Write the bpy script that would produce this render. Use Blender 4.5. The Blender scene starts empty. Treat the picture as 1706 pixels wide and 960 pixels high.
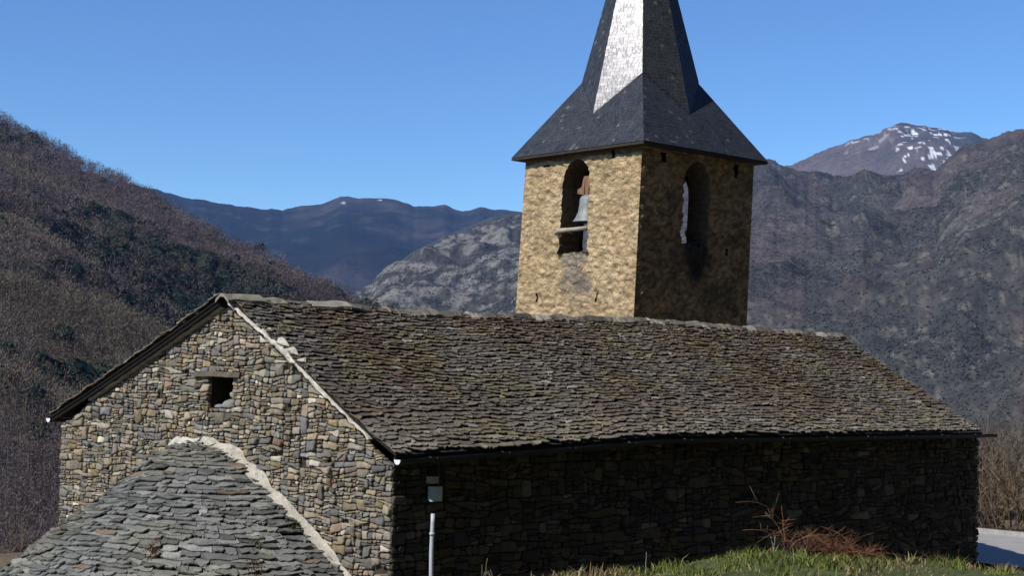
import bpy, math, random
import numpy as np
from mathutils import Vector

R_ = math.radians
rnd = random.Random(7)
rng = np.random.default_rng(7)
scene = bpy.context.scene
COL = scene.collection

# ------------------------------------------------------------------ camera
CAM = np.array([-15.037, -16.659, 1.019])
YAW, PITCH, ROLL, FPX = 0.76305, 0.058, 0.021, 2601.0
_F = np.array([math.cos(PITCH)*math.cos(YAW), math.cos(PITCH)*math.sin(YAW), math.sin(PITCH)])
_R0 = np.array([math.sin(YAW), -math.cos(YAW), 0.0]); _U0 = np.cross(_R0, _F)
_R = math.cos(ROLL)*_R0 + math.sin(ROLL)*_U0
_U = -math.sin(ROLL)*_R0 + math.cos(ROLL)*_U0
cd = bpy.data.cameras.new('camera'); cam = bpy.data.objects.new('camera', cd); COL.objects.link(cam)
from mathutils import Matrix
cam.matrix_world = Matrix(((_R[0], _U[0], -_F[0], CAM[0]), (_R[1], _U[1], -_F[1], CAM[1]),
                           (_R[2], _U[2], -_F[2], CAM[2]), (0, 0, 0, 1)))
cd.sensor_width = 36.0; cd.lens = 36.0*FPX/1706.0
cd.clip_start = 0.1; cd.clip_end = 40000
scene.camera = cam

# ------------------------------------------------------------------ light
SUN_AZ, SUN_EL = 172.0, 43.0          # degrees, anticlockwise from +x
SKY_STRENGTH, SUN_STRENGTH, EXPOSURE = 0.125, 3.6, 0.45
SKY_TINT = (.345, .435, .495)
world = bpy.data.worlds.new('World'); scene.world = world; world.use_nodes = True
nt = world.node_tree
sky = nt.nodes.new('ShaderNodeTexSky'); sky.sky_type = 'NISHITA'; sky.sun_disc = False
sky.sun_elevation = R_(SUN_EL); sky.sun_rotation = R_(90-SUN_AZ)
sky.altitude = 900; sky.air_density = 1.0; sky.dust_density = 0.0; sky.ozone_density = 2.2
bg = nt.nodes['Background']; bg.inputs['Strength'].default_value = SKY_STRENGTH
gm = nt.nodes.new('ShaderNodeGamma'); gm.inputs['Gamma'].default_value = 1.35
mx = nt.nodes.new('ShaderNodeVectorMath'); mx.operation = 'MULTIPLY'; mx.inputs[1].default_value = SKY_TINT
nt.links.new(sky.outputs[0], gm.inputs['Color']); nt.links.new(gm.outputs[0], mx.inputs[0]); nt.links.new(mx.outputs[0], bg.inputs['Color'])
sl = bpy.data.lights.new('sun', 'SUN'); sl.energy = SUN_STRENGTH; sl.angle = R_(0.5); sl.color = (1.0, 0.955, 0.88)
so = bpy.data.objects.new('sun', sl); COL.objects.link(so)
sd = Vector((math.cos(R_(SUN_AZ))*math.cos(R_(SUN_EL)), math.sin(R_(SUN_AZ))*math.cos(R_(SUN_EL)), math.sin(R_(SUN_EL))))
so.rotation_euler = sd.to_track_quat('Z', 'Y').to_euler(); so.location = (-20, 0, 30)
vs = scene.view_settings
vs.view_transform = 'Standard'; vs.look = 'None'; vs.gamma = 1; vs.use_curve_mapping = False; vs.exposure = EXPOSURE
scene.cycles.use_denoising = True
scene.cycles.max_bounces = 6

# ------------------------------------------------------------------ helpers
def tag(o, label=None, cat=None, group=None, kind=None):
    if label: o['label'] = label
    if cat: o['category'] = cat
    if group: o['group'] = group
    if kind: o['kind'] = kind
    return o

def empty(name, loc, label, cat, group=None):
    o = bpy.data.objects.new(name, None); COL.objects.link(o); o.location = loc
    o.empty_display_size = 0.3
    return tag(o, label, cat, group)

class MB:
    """collects verts, faces, per-vertex colours and material slots for ONE mesh object"""
    def __init__(s): s.v = []; s.f = []; s.c = []; s.m = []; s.s = []
    def add(s, vs_, fs_, col=(.5, .5, .5), mat=0, smooth=False):
        b = len(s.v)
        s.v.extend([tuple(map(float, p)) for p in vs_]); s.c.extend([col]*len(vs_) if not isinstance(col, list) else col)
        for f in fs_:
            s.f.append(tuple(b+i for i in f)); s.m.append(mat); s.s.append(smooth)
    def box(s, lo, hi, col=(.5, .5, .5), mat=0):
        x0, y0, z0 = lo; x1, y1, z1 = hi
        s.add([(x0, y0, z0), (x1, y0, z0), (x1, y1, z0), (x0, y1, z0), (x0, y0, z1), (x1, y0, z1), (x1, y1, z1), (x0, y1, z1)],
              [(0, 3, 2, 1), (4, 5, 6, 7), (0, 1, 5, 4), (1, 2, 6, 5), (2, 3, 7, 6), (3, 0, 4, 7)], col, mat)
    def tube(s, pts, rad, n=6, col=(.5, .5, .5), mat=0, caps=True):
        pts = [np.array(p, float) for p in pts]
        rads = rad if isinstance(rad, (list, tuple)) else [rad]*len(pts)
        vs_, fs_ = [], []
        for i, p in enumerate(pts):
            d = pts[min(i+1, len(pts)-1)] - pts[max(i-1, 0)]; d = d/(np.linalg.norm(d)+1e-9)
            a = np.cross(d, (0, 0, 1) if abs(d[2]) < .9 else (1, 0, 0)); a /= np.linalg.norm(a); b = np.cross(d, a)
            for k in range(n):
                t = 2*math.pi*k/n
                vs_.append(p + rads[i]*(math.cos(t)*a + math.sin(t)*b))
        for i in range(len(pts)-1):
            for k in range(n):
                k2 = (k+1) % n
                fs_.append((i*n+k, i*n+k2, (i+1)*n+k2, (i+1)*n+k))
        if caps: fs_ += [tuple(range(n))[::-1], tuple(range((len(pts)-1)*n, len(pts)*n))]
        s.add(vs_, fs_, col, mat, True)
    def build(s, name, mats, parent=None):
        me = bpy.data.meshes.new(name); me.from_pydata(s.v, [], s.f); 
        for m in (mats if isinstance(mats, (list, tuple)) else [mats]): me.materials.append(m)
        me.polygons.foreach_set('material_index', s.m); me.polygons.foreach_set('use_smooth', s.s)
        at = me.color_attributes.new('Col', 'FLOAT_COLOR', 'POINT')
        c = np.ones((len(s.v), 4), np.float32); c[:, :3] = np.array(s.c, np.float32).reshape(-1, 3)
        at.data.foreach_set('color', c.ravel()); me.update()
        o = bpy.data.objects.new(name, me); COL.objects.link(o)
        if parent is not None:
            o.parent = parent
            w = parent.location if parent.parent is None else parent.parent.location + parent.location
            o.location = -w if parent.parent is None else (0, 0, 0)
        return o

def np_mesh(name, V, F, C, mat, smooth=False):
    """large triangle / quad mesh straight from arrays"""
    me = bpy.data.meshes.new(name); k = F.shape[1]
    me.vertices.add(len(V)); me.vertices.foreach_set('co', V.astype(np.float32).ravel())
    me.loops.add(F.size); me.loops.foreach_set('vertex_index', F.astype(np.int32).ravel())
    me.polygons.add(len(F)); me.polygons.foreach_set('loop_start', np.arange(0, F.size, k, dtype=np.int32))
    me.polygons.foreach_set('loop_total', np.full(len(F), k, np.int32))
    me.polygons.foreach_set('use_smooth', np.full(len(F), smooth, bool))
    me.materials.append(mat); me.update(calc_edges=True)
    at = me.color_attributes.new('Col', 'FLOAT_COLOR', 'POINT')
    c = np.ones((len(V), 4), np.float32); c[:, :3] = C; at.data.foreach_set('color', c.ravel())
    o = bpy.data.objects.new(name, me); COL.objects.link(o); return o

# value noise ---------------------------------------------------------------
def _h(ix, iy, iz, s):
    n = (ix.astype(np.int64)*374761393 + iy.astype(np.int64)*668265263 + iz.astype(np.int64)*2147483647 + s*1274126177) & 0xffffffff
    n = ((n ^ (n >> 13))*1274126177) & 0xffffffff
    n = (n ^ (n >> 16)) & 0xffffffff
    return n/4294967295.0
def vnoise(x, y, z=None, seed=0):
    x = np.asarray(x, float); y = np.asarray(y, float); z = np.zeros_like(x) if z is None else np.asarray(z, float)
    xi, yi, zi = np.floor(x), np.floor(y), np.floor(z); fx, fy, fz = x-xi, y-yi, z-zi
    fx, fy, fz = [t*t*(3-2*t) for t in (fx, fy, fz)]
    r = 0
    for a in (0, 1):
        for b in (0, 1):
            for c in (0, 1):
                w = (fx if a else 1-fx)*(fy if b else 1-fy)*(fz if c else 1-fz)
                r = r + w*_h(xi+a, yi+b, zi+c, seed)
    return r
def fbm(x, y, z=None, oct=4, seed=0, gain=.5):
    r = 0; a = 1; t = 0; f = 1.0
    x = np.asarray(x, float); y = np.asarray(y, float)
    for o in range(oct):
        r = r + a*vnoise(x*f, y*f, None if z is None else np.asarray(z, float)*f, seed+o*17); t += a; a *= gain; f *= 2.03
    return r/t           # 0..1

# materials -----------------------------------------------------------------
def material(name, rough=.85, var=.35, nscale=8.0, bump=.0, bscale=20.0, spec=.3, col=None, var2=0.0, n2=60.0, bdist=.02, metal=0.0, rvar=0.0):
    """albedo from the mesh's own colour (or a constant) broken up by object-space noise"""
    m = bpy.data.materials.new(name); m.use_nodes = True; t = m.node_tree; N = t.nodes; L = t.links
    b = N['Principled BSDF']; b.inputs['Roughness'].default_value = rough; b.inputs['Specular IOR Level'].default_value = spec
    b.inputs['Metallic'].default_value = metal
    if col is None:
        a = N.new('ShaderNodeAttribute'); a.attribute_name = 'Col'; src = a.outputs['Color']
    else:
        a = N.new('ShaderNodeRGB'); a.outputs[0].default_value = (*col, 1); src = a.outputs[0]
    geo = N.new('ShaderNodeNewGeometry')
    def mod(src, sc, amt, det):
        n = N.new('ShaderNodeTexNoise'); n.inputs['Scale'].default_value = sc; n.inputs['Detail'].default_value = det
        n.inputs['Roughness'].default_value = .65
        L.new(geo.outputs['Position'], n.inputs['Vector'])
        r = N.new('ShaderNodeMapRange'); r.inputs[1].default_value = .28; r.inputs[2].default_value = .72
        r.inputs[3].default_value = 1-amt; r.inputs[4].default_value = 1+amt
        L.new(n.outputs['Fac'], r.inputs[0])
        v = N.new('ShaderNodeVectorMath'); v.operation = 'SCALE'
        L.new(src, v.inputs[0]); L.new(r.outputs[0], v.inputs['Scale']); return v.outputs[0]
    if var: src = mod(src, nscale, var, 5)
    if var2: src = mod(src, n2, var2, 3)
    L.new(src, b.inputs['Base Color'])
    if rvar:
        n = N.new('ShaderNodeTexNoise'); n.inputs['Scale'].default_value = n2; L.new(geo.outputs['Position'], n.inputs['Vector'])
        r = N.new('ShaderNodeMapRange'); r.inputs[1].default_value = .3; r.inputs[2].default_value = .7
        r.inputs[3].default_value = rough-rvar; r.inputs[4].default_value = rough+rvar
        L.new(n.outputs['Fac'], r.inputs[0]); L.new(r.outputs[0], b.inputs['Roughness'])
    if bump:
        n = N.new('ShaderNodeTexNoise'); n.inputs['Scale'].default_value = bscale; n.inputs['Detail'].default_value = 6
        L.new(geo.outputs['Position'], n.inputs['Vector'])
        bp = N.new('ShaderNodeBump'); bp.inputs['Strength'].default_value = bump; bp.inputs['Distance'].default_value = bdist
        L.new(n.outputs['Fac'], bp.inputs['Height']); L.new(bp.outputs[0], b.inputs['Normal'])
    return m

M_stone = material('field_stone', .9, .3, 9, .5, 28, .2, var2=.25, n2=70)
M_mortar = material('earth_mortar', .95, .4, 6, .7, 35, .1, col=(.055, .044, .032))
M_slate = material('roof_slate', .85, .35, 5, .4, 30, .25, var2=.3, n2=45)
M_apse = material('apse_slate', .8, .3, 5, .4, 25, .3, var2=.35, n2=40)
M_spire = material('spire_slate', .25, .25, 2.5, .03, 30, .25, var2=.22, n2=14, rvar=.03)
def add_sheen(m, col, rough):
    # rough split slate: a broad sheen of constant strength over the matt stone
    t = m.node_tree; N = t.nodes; L = t.links; b = N['Principled BSDF']; b.inputs['Specular IOR Level'].default_value = 0
    g = N.new('ShaderNodeBsdfGlossy'); g.inputs['Color'].default_value = (*col, 1); g.inputs['Roughness'].default_value = rough
    if b.inputs['Normal'].links: L.new(b.inputs['Normal'].links[0].from_socket, g.inputs['Normal'])
    a = N.new('ShaderNodeAddShader'); L.new(b.outputs[0], a.inputs[0]); L.new(g.outputs[0], a.inputs[1]); L.new(a.outputs[0], N['Material Output'].inputs['Surface'])
add_sheen(M_spire, (.043, .043, .046), .30)
M_lime = material('lime_mortar', .9, .25, 7, .6, 25, .2, var2=.25, n2=40)
M_plaster = material('ochre_plaster', .92, .18, 1.6, .9, 15, .15, var2=.38, n2=24, bdist=.06)
M_wood = material('dark_wood', .85, .3, 6, .4, 30, .2)
M_metal = material('grey_zinc', .7, .15, 5, .0, 1, .2)
M_bronze = material('weathered_bronze', .5, .25, 8, .2, 20, .5, col=(.20, .215, .205))
M_plastic = material('pale_plastic', .5, .1, 8, 0, 1, .4)
M_ground = material('earth', .95, .3, .8, .5, 6, .1, var2=.3, n2=9, bdist=.05)
M_grass = material('grass_blade', .7, .2, 1.5, 0, 1, .2)
M_twig = material('twig', .9, .2, 3, 0, 1, .1)
M_hill = material('hillside', .95, .25, .05, .0, .1, .05, var2=.3, n2=.25)
M_rock = material('mountain', .95, .25, .02, .8, .06, .05, var2=.35, n2=.1, bdist=6)
M_wild = material('wild_wood', .95, .15, .05, 0, 1, .05)
M_road = material('concrete_road', .9, .12, 1.5, .3, 30, .2, col=(.33, .32, .31), var2=.1, n2=30, bdist=.005)

# ------------------------------------------------------------------ view helpers for the terrain outlines
def ray(u, v):
    return _F + _R*(u-853)/FPX + _U*(480-v)/FPX
def sky_point(u, v, D):
    d = ray(u, v); k = D/math.hypot(d[0], d[1]); return CAM + d*k

# ------------------------------------------------------------------ ground
ROAD_Z = -3.15
BANK_X = np.array([-30, -12, -3.72, -2.8, -2.3, -1.86, -1.25, -.8, -.37, .33, .93, 1.57, 1.97, 2.94, 4, 4.78, 5.8, 6.9, 8, 8.8, 10.2, 14, 20, 40.])
BANK_Z = np.array([-1.3, -1.75, -1.72, -1.62, -1.46, -1.33, -1.26, -1.24, -1.24, -1.33, -1.28, -1.20, -1.18, -1.32, -1.42, -1.58, -1.82, -1.94, -1.96, -2.1, -2.45, -2.85, -3.2, -3.3])
def smooth(a, b, x):
    t = np.clip((x-a)/(b-a), 0, 1); return t*t*(3-2*t)
def ground_z(x, y):
    x = np.asarray(x, float); y = np.asarray(y, float)
    base = -3.0 - 0.32*smooth(11, 19, x)
    crest = np.interp(x, BANK_X, BANK_Z)
    up = -0.75 + .0*x
    # from the wall up to a crest at y=-5, then gently up to where the photographer stands
    s1 = smooth(-1.0, -4.6, y); z = base + (crest-base)*s1
    s2 = smooth(-5.5, -17, y); z = z + np.maximum(up-crest, 0)*s2*smooth(14, 2, x)
    z = z + (fbm(x*.7, y*.7, seed=3)-.5)*.35*s1 + (fbm(x*2.5, y*2.5, seed=5, oct=3)-.5)*.12*s1
    # earth shoulder left of the apse, then the drop to the valley
    r = np.hypot(x-4, y-2)
    z = z - 0.1*smooth(8, 14, y)*smooth(14, 4, x) - 9*smooth(15.3, 30, y)*smooth(24, 16, x-(y-16)*.6)
    az = np.degrees(np.arctan2(y-2, x-4))
    drop = smooth(34, 150, r)
    keep = smooth(20, 60, r)*np.exp(-((az-18)/22.0)**2)       # level ground carries on beyond the road on the right
    z = z - drop*(26*(1-.93*keep))
    z = z - smooth(150, 900, r)*60
    return z
def build_ground():
    # fine patch near, polar rings further out: one sheet
    rr = np.concatenate([np.arange(0, 40, .33), np.geomspace(40, 16000, 90)]); aa = np.linspace(0, 2*np.pi, 361)[:-1]
    Rg, A = np.meshgrid(rr, aa, indexing='ij')
    x = 1 + Rg*np.cos(A); y = -4 + Rg*np.sin(A); z = ground_z(x, y)
    V = np.stack([x, y, z], -1).reshape(-1, 3); n = len(aa)
    i = np.arange(len(rr)-1)[:, None]; j = np.arange(n)[None, :]; j2 = (j+1) % n
    F = np.stack([i*n+j, i*n+j2, (i+1)*n+j2, (i+1)*n+j], -1).reshape(-1, 4)[:, ::-1]
    a = fbm(V[:, 0]*.5, V[:, 1]*.5, seed=11)[:, None]; g = fbm(V[:, 0]*.25, V[:, 1]*.25, seed=12)[:, None]
    C = np.array([.10, .075, .045])*(1-a) + np.array([.17, .13, .085])*a
    green = np.array([.05, .075, .022]); bank = (smooth(-.8, -2.5, V[:, 1])*smooth(40, 25, np.hypot(V[:, 0], V[:, 1])))[:, None]
    C = C*(1-bank*.75) + green*bank*.75
    far = smooth(60, 200, np.hypot(V[:, 0], V[:, 1]))[:, None]; C = C*(1-far) + np.array([.06, .055, .04])*far
    o = np_mesh('ground', V, F, C, M_ground, True); tag(o, kind='structure')
build_ground()
# concrete road passing the far end of the church
def build_road():
    mb = MB(); c = [(22.5, 15.0), (23.2, 12.0), (23.6, 9), (23.2, 4), (22.6, -2), (20.6, -8), (17, -16), (10, -26)]
    c = [np.array(p) for p in c]; pts = []
    for i in range(len(c)-1):
        for t in np.linspace(0, 1, 8, endpoint=False): 
            p0 = c[max(i-1, 0)]; p1 = c[i]; p2 = c[i+1]; p3 = c[min(i+2, len(c)-1)]
            pts.append(.5*((2*p1)+(-p0+p2)*t+(2*p0-5*p1+4*p2-p3)*t*t+(-p0+3*p1-3*p2+p3)*t**3))
    L, Rr = [], []
    for i, p in enumerate(pts):
        d = pts[min(i+1, len(pts)-1)]-pts[max(i-1, 0)]; d /= np.linalg.norm(d); n = np.array([-d[1], d[0]])
        L.append(p+n*3.4); Rr.append(p-n*3.4)
    zr = lambda p: max(float(ground_z(p[0], p[1]))+.03, ROAD_Z)
    V = []; F = []
    for a, b in zip(L, Rr):
        za = zb = ROAD_Z+.05
        for k in range(5):
            q = a+(b-a)*k/4; V.append((q[0], q[1], za))
    for i in range(len(L)-1):
        for k in range(4): F.append((i*5+k, i*5+k+1, (i+1)*5+k+1, (i+1)*5+k))
    mb.add(V, F); o = mb.build('road', M_road); tag(o, kind='structure')
    # low concrete kerb along the outer side
    for side, nm in ((L, 'kerb'),):
        mb = MB(); V = []; F = []
        for i, p in enumerate(side):
            q = Rr[i] if side is L else L[i]; d = (p-q)/np.linalg.norm(p-q)
            for off, z in ((0, ROAD_Z-.1), (0, ROAD_Z+.17), (.22, ROAD_Z+.17), (.22, ROAD_Z-.1)):
                w = p+d*off; V.append((w[0], w[1], z))
        for i in range(len(side)-1):
            for k in range(3): F.append((i*4+k, i*4+k+1, (i+1)*4+k+1, (i+1)*4+k))
        mb.add(V, F, (.34, .33, .31)); o = mb.build('kerb', M_lime); tag(o, kind='structure')
build_road()

# ------------------------------------------------------------------ hills
def hill(name, sky_pts, Dpts, near, zb, shape, amp, nscale, colfn, mat, nu=260, nv=120, seed=0, crag=0.0, sky_rough=0.0, back=.35):
    """sky_pts: outline; Dpts: (u, distance) of the ridge; near: (u, distance) of its foot; zb: height of the foot"""
    su = np.array([p[0] for p in sky_pts], float); sv = np.array([p[1] for p in sky_pts], float)
    us = np.linspace(su[0], su[-1], nu); vs_ = np.interp(us, su, sv)
    D = np.interp(us, [p[0] for p in Dpts], [p[1] for p in Dpts]); Nn = np.interp(us, [p[0] for p in near], [p[1] for p in near])
    top = np.array([sky_point(u, v, d) for u, v, d in zip(us, vs_, D)])
    az = (top[:, :2]-CAM[:2])/D[:, None]
    zt = top[:, 2] + (fbm(us*.05, us*0+seed, seed=seed, oct=5)-.5)*sky_rough
    t = np.concatenate([np.linspace(0, 1, nv), 1+np.linspace(0, 1, 14)[1:]*back])
    T, _ = np.meshgrid(t, us, indexing='ij')
    dist = Nn + (D-Nn)*T
    S = np.where(T <= 1, np.clip(T, 0, 1)**shape, 1-(T-1)*1.1)
    Z = zb + (zt-zb)*S
    X = CAM[0]+az[:, 0]*dist; Y = CAM[1]+az[:, 1]*dist
    env = np.where(T <= 1, np.clip(T*(1-T)*4, 0, 1)**.6, .3)
    Z = Z + (fbm(X/nscale, Y/nscale, seed=seed+1, oct=5)-.5)*2*amp*env
    rid = 1-np.abs(fbm(X/nscale*1.7, Y/nscale*1.7, seed=seed+5, oct=4)*2-1)
    Z = Z + (rid-.7)*amp*.9*env
    if crag:
        cr = fbm(X/nscale*6, Y/nscale*6, seed=seed+9, oct=4); Z = Z + np.maximum(cr-.52, 0)*crag*np.clip(env+.25, 0, 1)
    V = np.stack([X, Y, Z], -1).reshape(-1, 3); n = nu
    i = np.arange(len(t)-1)[:, None]; j = np.arange(n-1)[None, :]
    F = np.stack([i*n+j, i*n+j+1, (i+1)*n+j+1, (i+1)*n+j], -1).reshape(-1, 4)[:, ::-1]
    u_img = np.broadcast_to(us, T.shape).reshape(-1)
    C = colfn(V, T.reshape(-1), u_img)
    o = np_mesh(name, V, F, C, mat, True); tag(o, kind='structure')
    return dict(V=V, T=T, us=us, n=n, F=F, C=C)

def mixc(a, b, t): return np.array(a)*(1-t[:, None]) + np.array(b)*t[:, None]
def sstep(a, b, x): return smooth(a, b, x)

def col_left(V, T, u):
    a = fbm(V[:, 0]/60, V[:, 1]/60, V[:, 2]/60, seed=20); b = fbm(V[:, 0]/15, V[:, 1]/15, V[:, 2]/15, seed=21)
    c = mixc((.10, .08, .068), (.13, .105, .08), a); return mixc(c, (.085, .075, .055), sstep(.5, .7, b)*.5)
left_hill = hill('left_hill', [(-700, 40), (-300, 110), (0, 212), (60, 240), (130, 275), (200, 312), (250, 334), (300, 366), (380, 408), (450, 439), (520, 484), (590, 514), (680, 550), (800, 585)],
     [(-700, 1150), (0, 1050), (300, 950), (590, 800), (800, 700)], [(-700, 150), (0, 170), (300, 240), (590, 420), (800, 480)], -45, 1.15, 26, 190, col_left, M_hill, nu=300, nv=150, seed=31, sky_rough=6)

def col_far(V, T, u):
    a = fbm(V[:, 0]/500, V[:, 1]/500, V[:, 2]/500, seed=40); b = fbm(V[:, 0]/160, V[:, 1]/160, V[:, 2]/160, seed=41)
    c = mixc((.013, .018, .015), (.062, .052, .048), sstep(.44, .68, a)*sstep(300, 600, u)); c = mixc(c, (.010, .015, .012), sstep(.46, .62, b)*.8); d2 = fbm(V[:, 0]/70, V[:, 1]/70, V[:, 2]/70, seed=42); c = mixc(c, (.055, .06, .045), sstep(.6, .72, d2)*.6)
    top = sstep(.86, 1.0, T)*sstep(480, 560, u); c = mixc(c, (.06, .056, .05), top*.4)
    d = np.minimum(np.hypot(u-572, (T-.955)*300), np.hypot(u-633, (T-.97)*400)); return mixc(c, (.8, .82, .85), sstep(3.2, 1.6, d)*.8)
far_mtn = hill('far_mountain', [(-200, 250), (100, 290), (240, 312), (280, 322), (330, 333), (400, 345), (470, 350), (480, 345), (500, 346), (540, 338), (565, 327), (600, 330), (650, 330), (690, 342), (720, 344), (740, 342), (770, 350), (800, 346), (830, 349), (860, 354), (1000, 350), (1300, 345)],
     [(-200, 6500), (1300, 6800)], [(-200, 2600), (600, 3000), (1300, 3400)], -260, .8, 150, 1400, col_far, M_rock, nu=420, nv=130, seed=51, sky_rough=20)

def col_mid(V, T, u):
    a = fbm(V[:, 0]/300, V[:, 1]/300, V[:, 2]/300, seed=60)
    return mixc((.12, .092, .088), (.055, .058, .05), sstep(.45, .65, a))
mid_spur = hill('mid_spur', [(540, 540), (600, 490), (640, 455), (680, 425), (720, 402), (770, 380), (820, 362), (870, 352), (960, 338), (1100, 330)],
     [(540, 3600), (1100, 4600)], [(540, 2500), (1100, 3000)], -260, .8, 60, 500, col_mid, M_rock, nu=200, nv=110, seed=71, sky_rough=10)

def rockness(V, T, u):
    a = fbm(V[:, 0]/15, V[:, 1]/15, V[:, 2]/15, seed=80, oct=3); b = fbm(V[:, 0]/230, V[:, 1]/230, V[:, 2]/230, seed=81, oct=3)
    left = sstep(1000, 800, u)
    return sstep(.53, .66, a + (b-.5)*.45 + left*.06)
def col_right(V, T, u):
    a = fbm(V[:, 0]/200, V[:, 1]/200, V[:, 2]/200, seed=82, oct=4); b = fbm(V[:, 0]/60, V[:, 1]/60, V[:, 2]/60, seed=83)
    left = sstep(1000, 850, u); g = fbm(u/55, T*4, seed=84, oct=4)
    c = mixc((.082, .066, .060), (.058, .051, .044), sstep(.45, .62, a)*.8)
    green = sstep(.42, .58, a*.6+g*.4+.06*sstep(1300, 1450, u)-.10*sstep(.62, .85, T)); c = mixc(c, (.044, .046, .040), green*.75)
    c = mixc(c, (.04, .042, .038), sstep(.52, .68, b)*.55)
    fine = fbm(V[:, 0]/9, V[:, 1]/9, V[:, 2]/9, seed=85, oct=2); patch = sstep(.45, .6, fbm(V[:, 0]/150, V[:, 1]/150, V[:, 2]/150, seed=86, oct=3)+.1*sstep(1350, 1500, u))
    c = mixc(c, (.17, .155, .12), sstep(.58, .74, fine)*patch*.6)
    c = mixc(c, (.045, .05, .048), left*.6); return mixc(c, (.22, .205, .175), rockness(V, T, u)*(.12+.62*left))
right_mtn = hill('right_mountain', [(560, 510), (590, 492), (640, 450), (700, 420), (760, 402), (800, 387), (860, 358), (930, 335), (1000, 318), (1100, 296), (1180, 282), (1250, 273), (1290, 272), (1320, 280), (1345, 291), (1400, 300), (1440, 287), (1500, 291), (1560, 280), (1590, 256), (1610, 240), (1640, 231), (1680, 222), (1706, 220), (1900, 190), (2300, 150)],
     [(560, 1900), (860, 2300), (1345, 2700), (1706, 2300), (2300, 2200)], [(560, 1000), (860, 900), (1345, 800), (2300, 700)], -90, .95, 75, 420, col_right, M_rock, nu=620, nv=240, seed=91, crag=70, sky_rough=16)

def col_snow(V, T, u):
    a = fbm(V[:, 0]/330, V[:, 1]/330, V[:, 2]/330, seed=100); b = fbm(u/10+T*20, T*75, seed=101, oct=4)*.75+.25*fbm(V[:, 0]/240, V[:, 1]/240, V[:, 2]/240, seed=102, oct=3)
    c = mixc((.12, .10, .095), (.055, .06, .06), sstep(.42, .62, a))
    crest = sstep(.72, .97, T)*(sstep(1395, 1425, u)*sstep(1610, 1550, u)); gull = sstep(.45, .62, T)*sstep(1485, 1505, u)*sstep(1620, 1570, u)
    s = np.clip(sstep(.635-.12*sstep(.955, 1, T), .655-.12*sstep(.955, 1, T), b)*crest + sstep(.605, .625, b)*gull*.9, 0, 1)
    return mixc(c, (.82, .84, .87), s)
snow_peak = hill('snow_peak', [(1150, 330), (1250, 300), (1320, 279), (1350, 263), (1380, 250), (1400, 241), (1425, 234), (1440, 231), (1465, 222), (1490, 212), (1515, 208), (1540, 210), (1570, 213), (1610, 221), (1640, 228), (1700, 250), (1800, 280), (2000, 330)],
     [(1150, 5200), (2000, 5400)], [(1150, 3000), (2000, 3000)], 60, .9, 130, 900, col_snow, M_rock, nu=300, nv=130, seed=111, crag=60, sky_rough=18)

# unseen slope added behind the camera to block sky light from the shaded walls
def build_sky_blocker():
    xs = np.linspace(-260, 320, 60); ts = np.linspace(0, 1, 30); X, T = np.meshgrid(xs, ts, indexing='ij')
    Y = -25-T*130-(X*.0); Z = -1.5+T*215+(fbm(X/25, Y/25, seed=140)-.5)*10*np.minimum(1, T*8)
    V = np.stack([X, Y, Z], -1).reshape(-1, 3); n = len(ts); i = np.arange(len(xs)-1)[:, None]; j = np.arange(n-1)[None, :]
    F = np.stack([i*n+j, i*n+j+1, (i+1)*n+j+1, (i+1)*n+j], -1).reshape(-1, 4)
    a = fbm(V[:, 0]/12, V[:, 1]/12, V[:, 2]/12, seed=141); o = np_mesh('sky_blocker_hill', V, F, mixc((.03, .034, .024), (.06, .05, .042), a), M_hill, True); tag(o, kind='structure')
build_sky_blocker()

# ---- woods on the hills: crowns too many to count, one mesh each
def sample_hill(h, count, dens, seed, margin=60, tmin=0.0, tmax=1.0):
    r = np.random.default_rng(seed); V, F, n = h['V'], h['F'], h['n']
    ff = F; c = V[ff].mean(1); u = h['us'][(ff % n).min(1)]; T = h['T'].reshape(-1)[ff].mean(1)
    a = np.linalg.norm(np.cross(V[ff[:, 1]]-V[ff[:, 0]], V[ff[:, 3]]-V[ff[:, 0]]), axis=1)
    d = np.linalg.norm(c-CAM, axis=1)
    w = a*dens(c, T, u)*((u > -margin) & (u < 1706+margin) & (T < tmax) & (T > tmin))/np.maximum(d, 150)**.7
    w = w/w.sum(); k = r.choice(len(ff), count, p=w); s, t = r.random(count)[:, None], r.random(count)[:, None]
    q = ff[k]; P = V[q[:, 0]]*(1-s)*(1-t)+V[q[:, 1]]*s*(1-t)+V[q[:, 2]]*s*t+V[q[:, 3]]*(1-s)*t
    return P, h['C'][q[:, 0]], r

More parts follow.
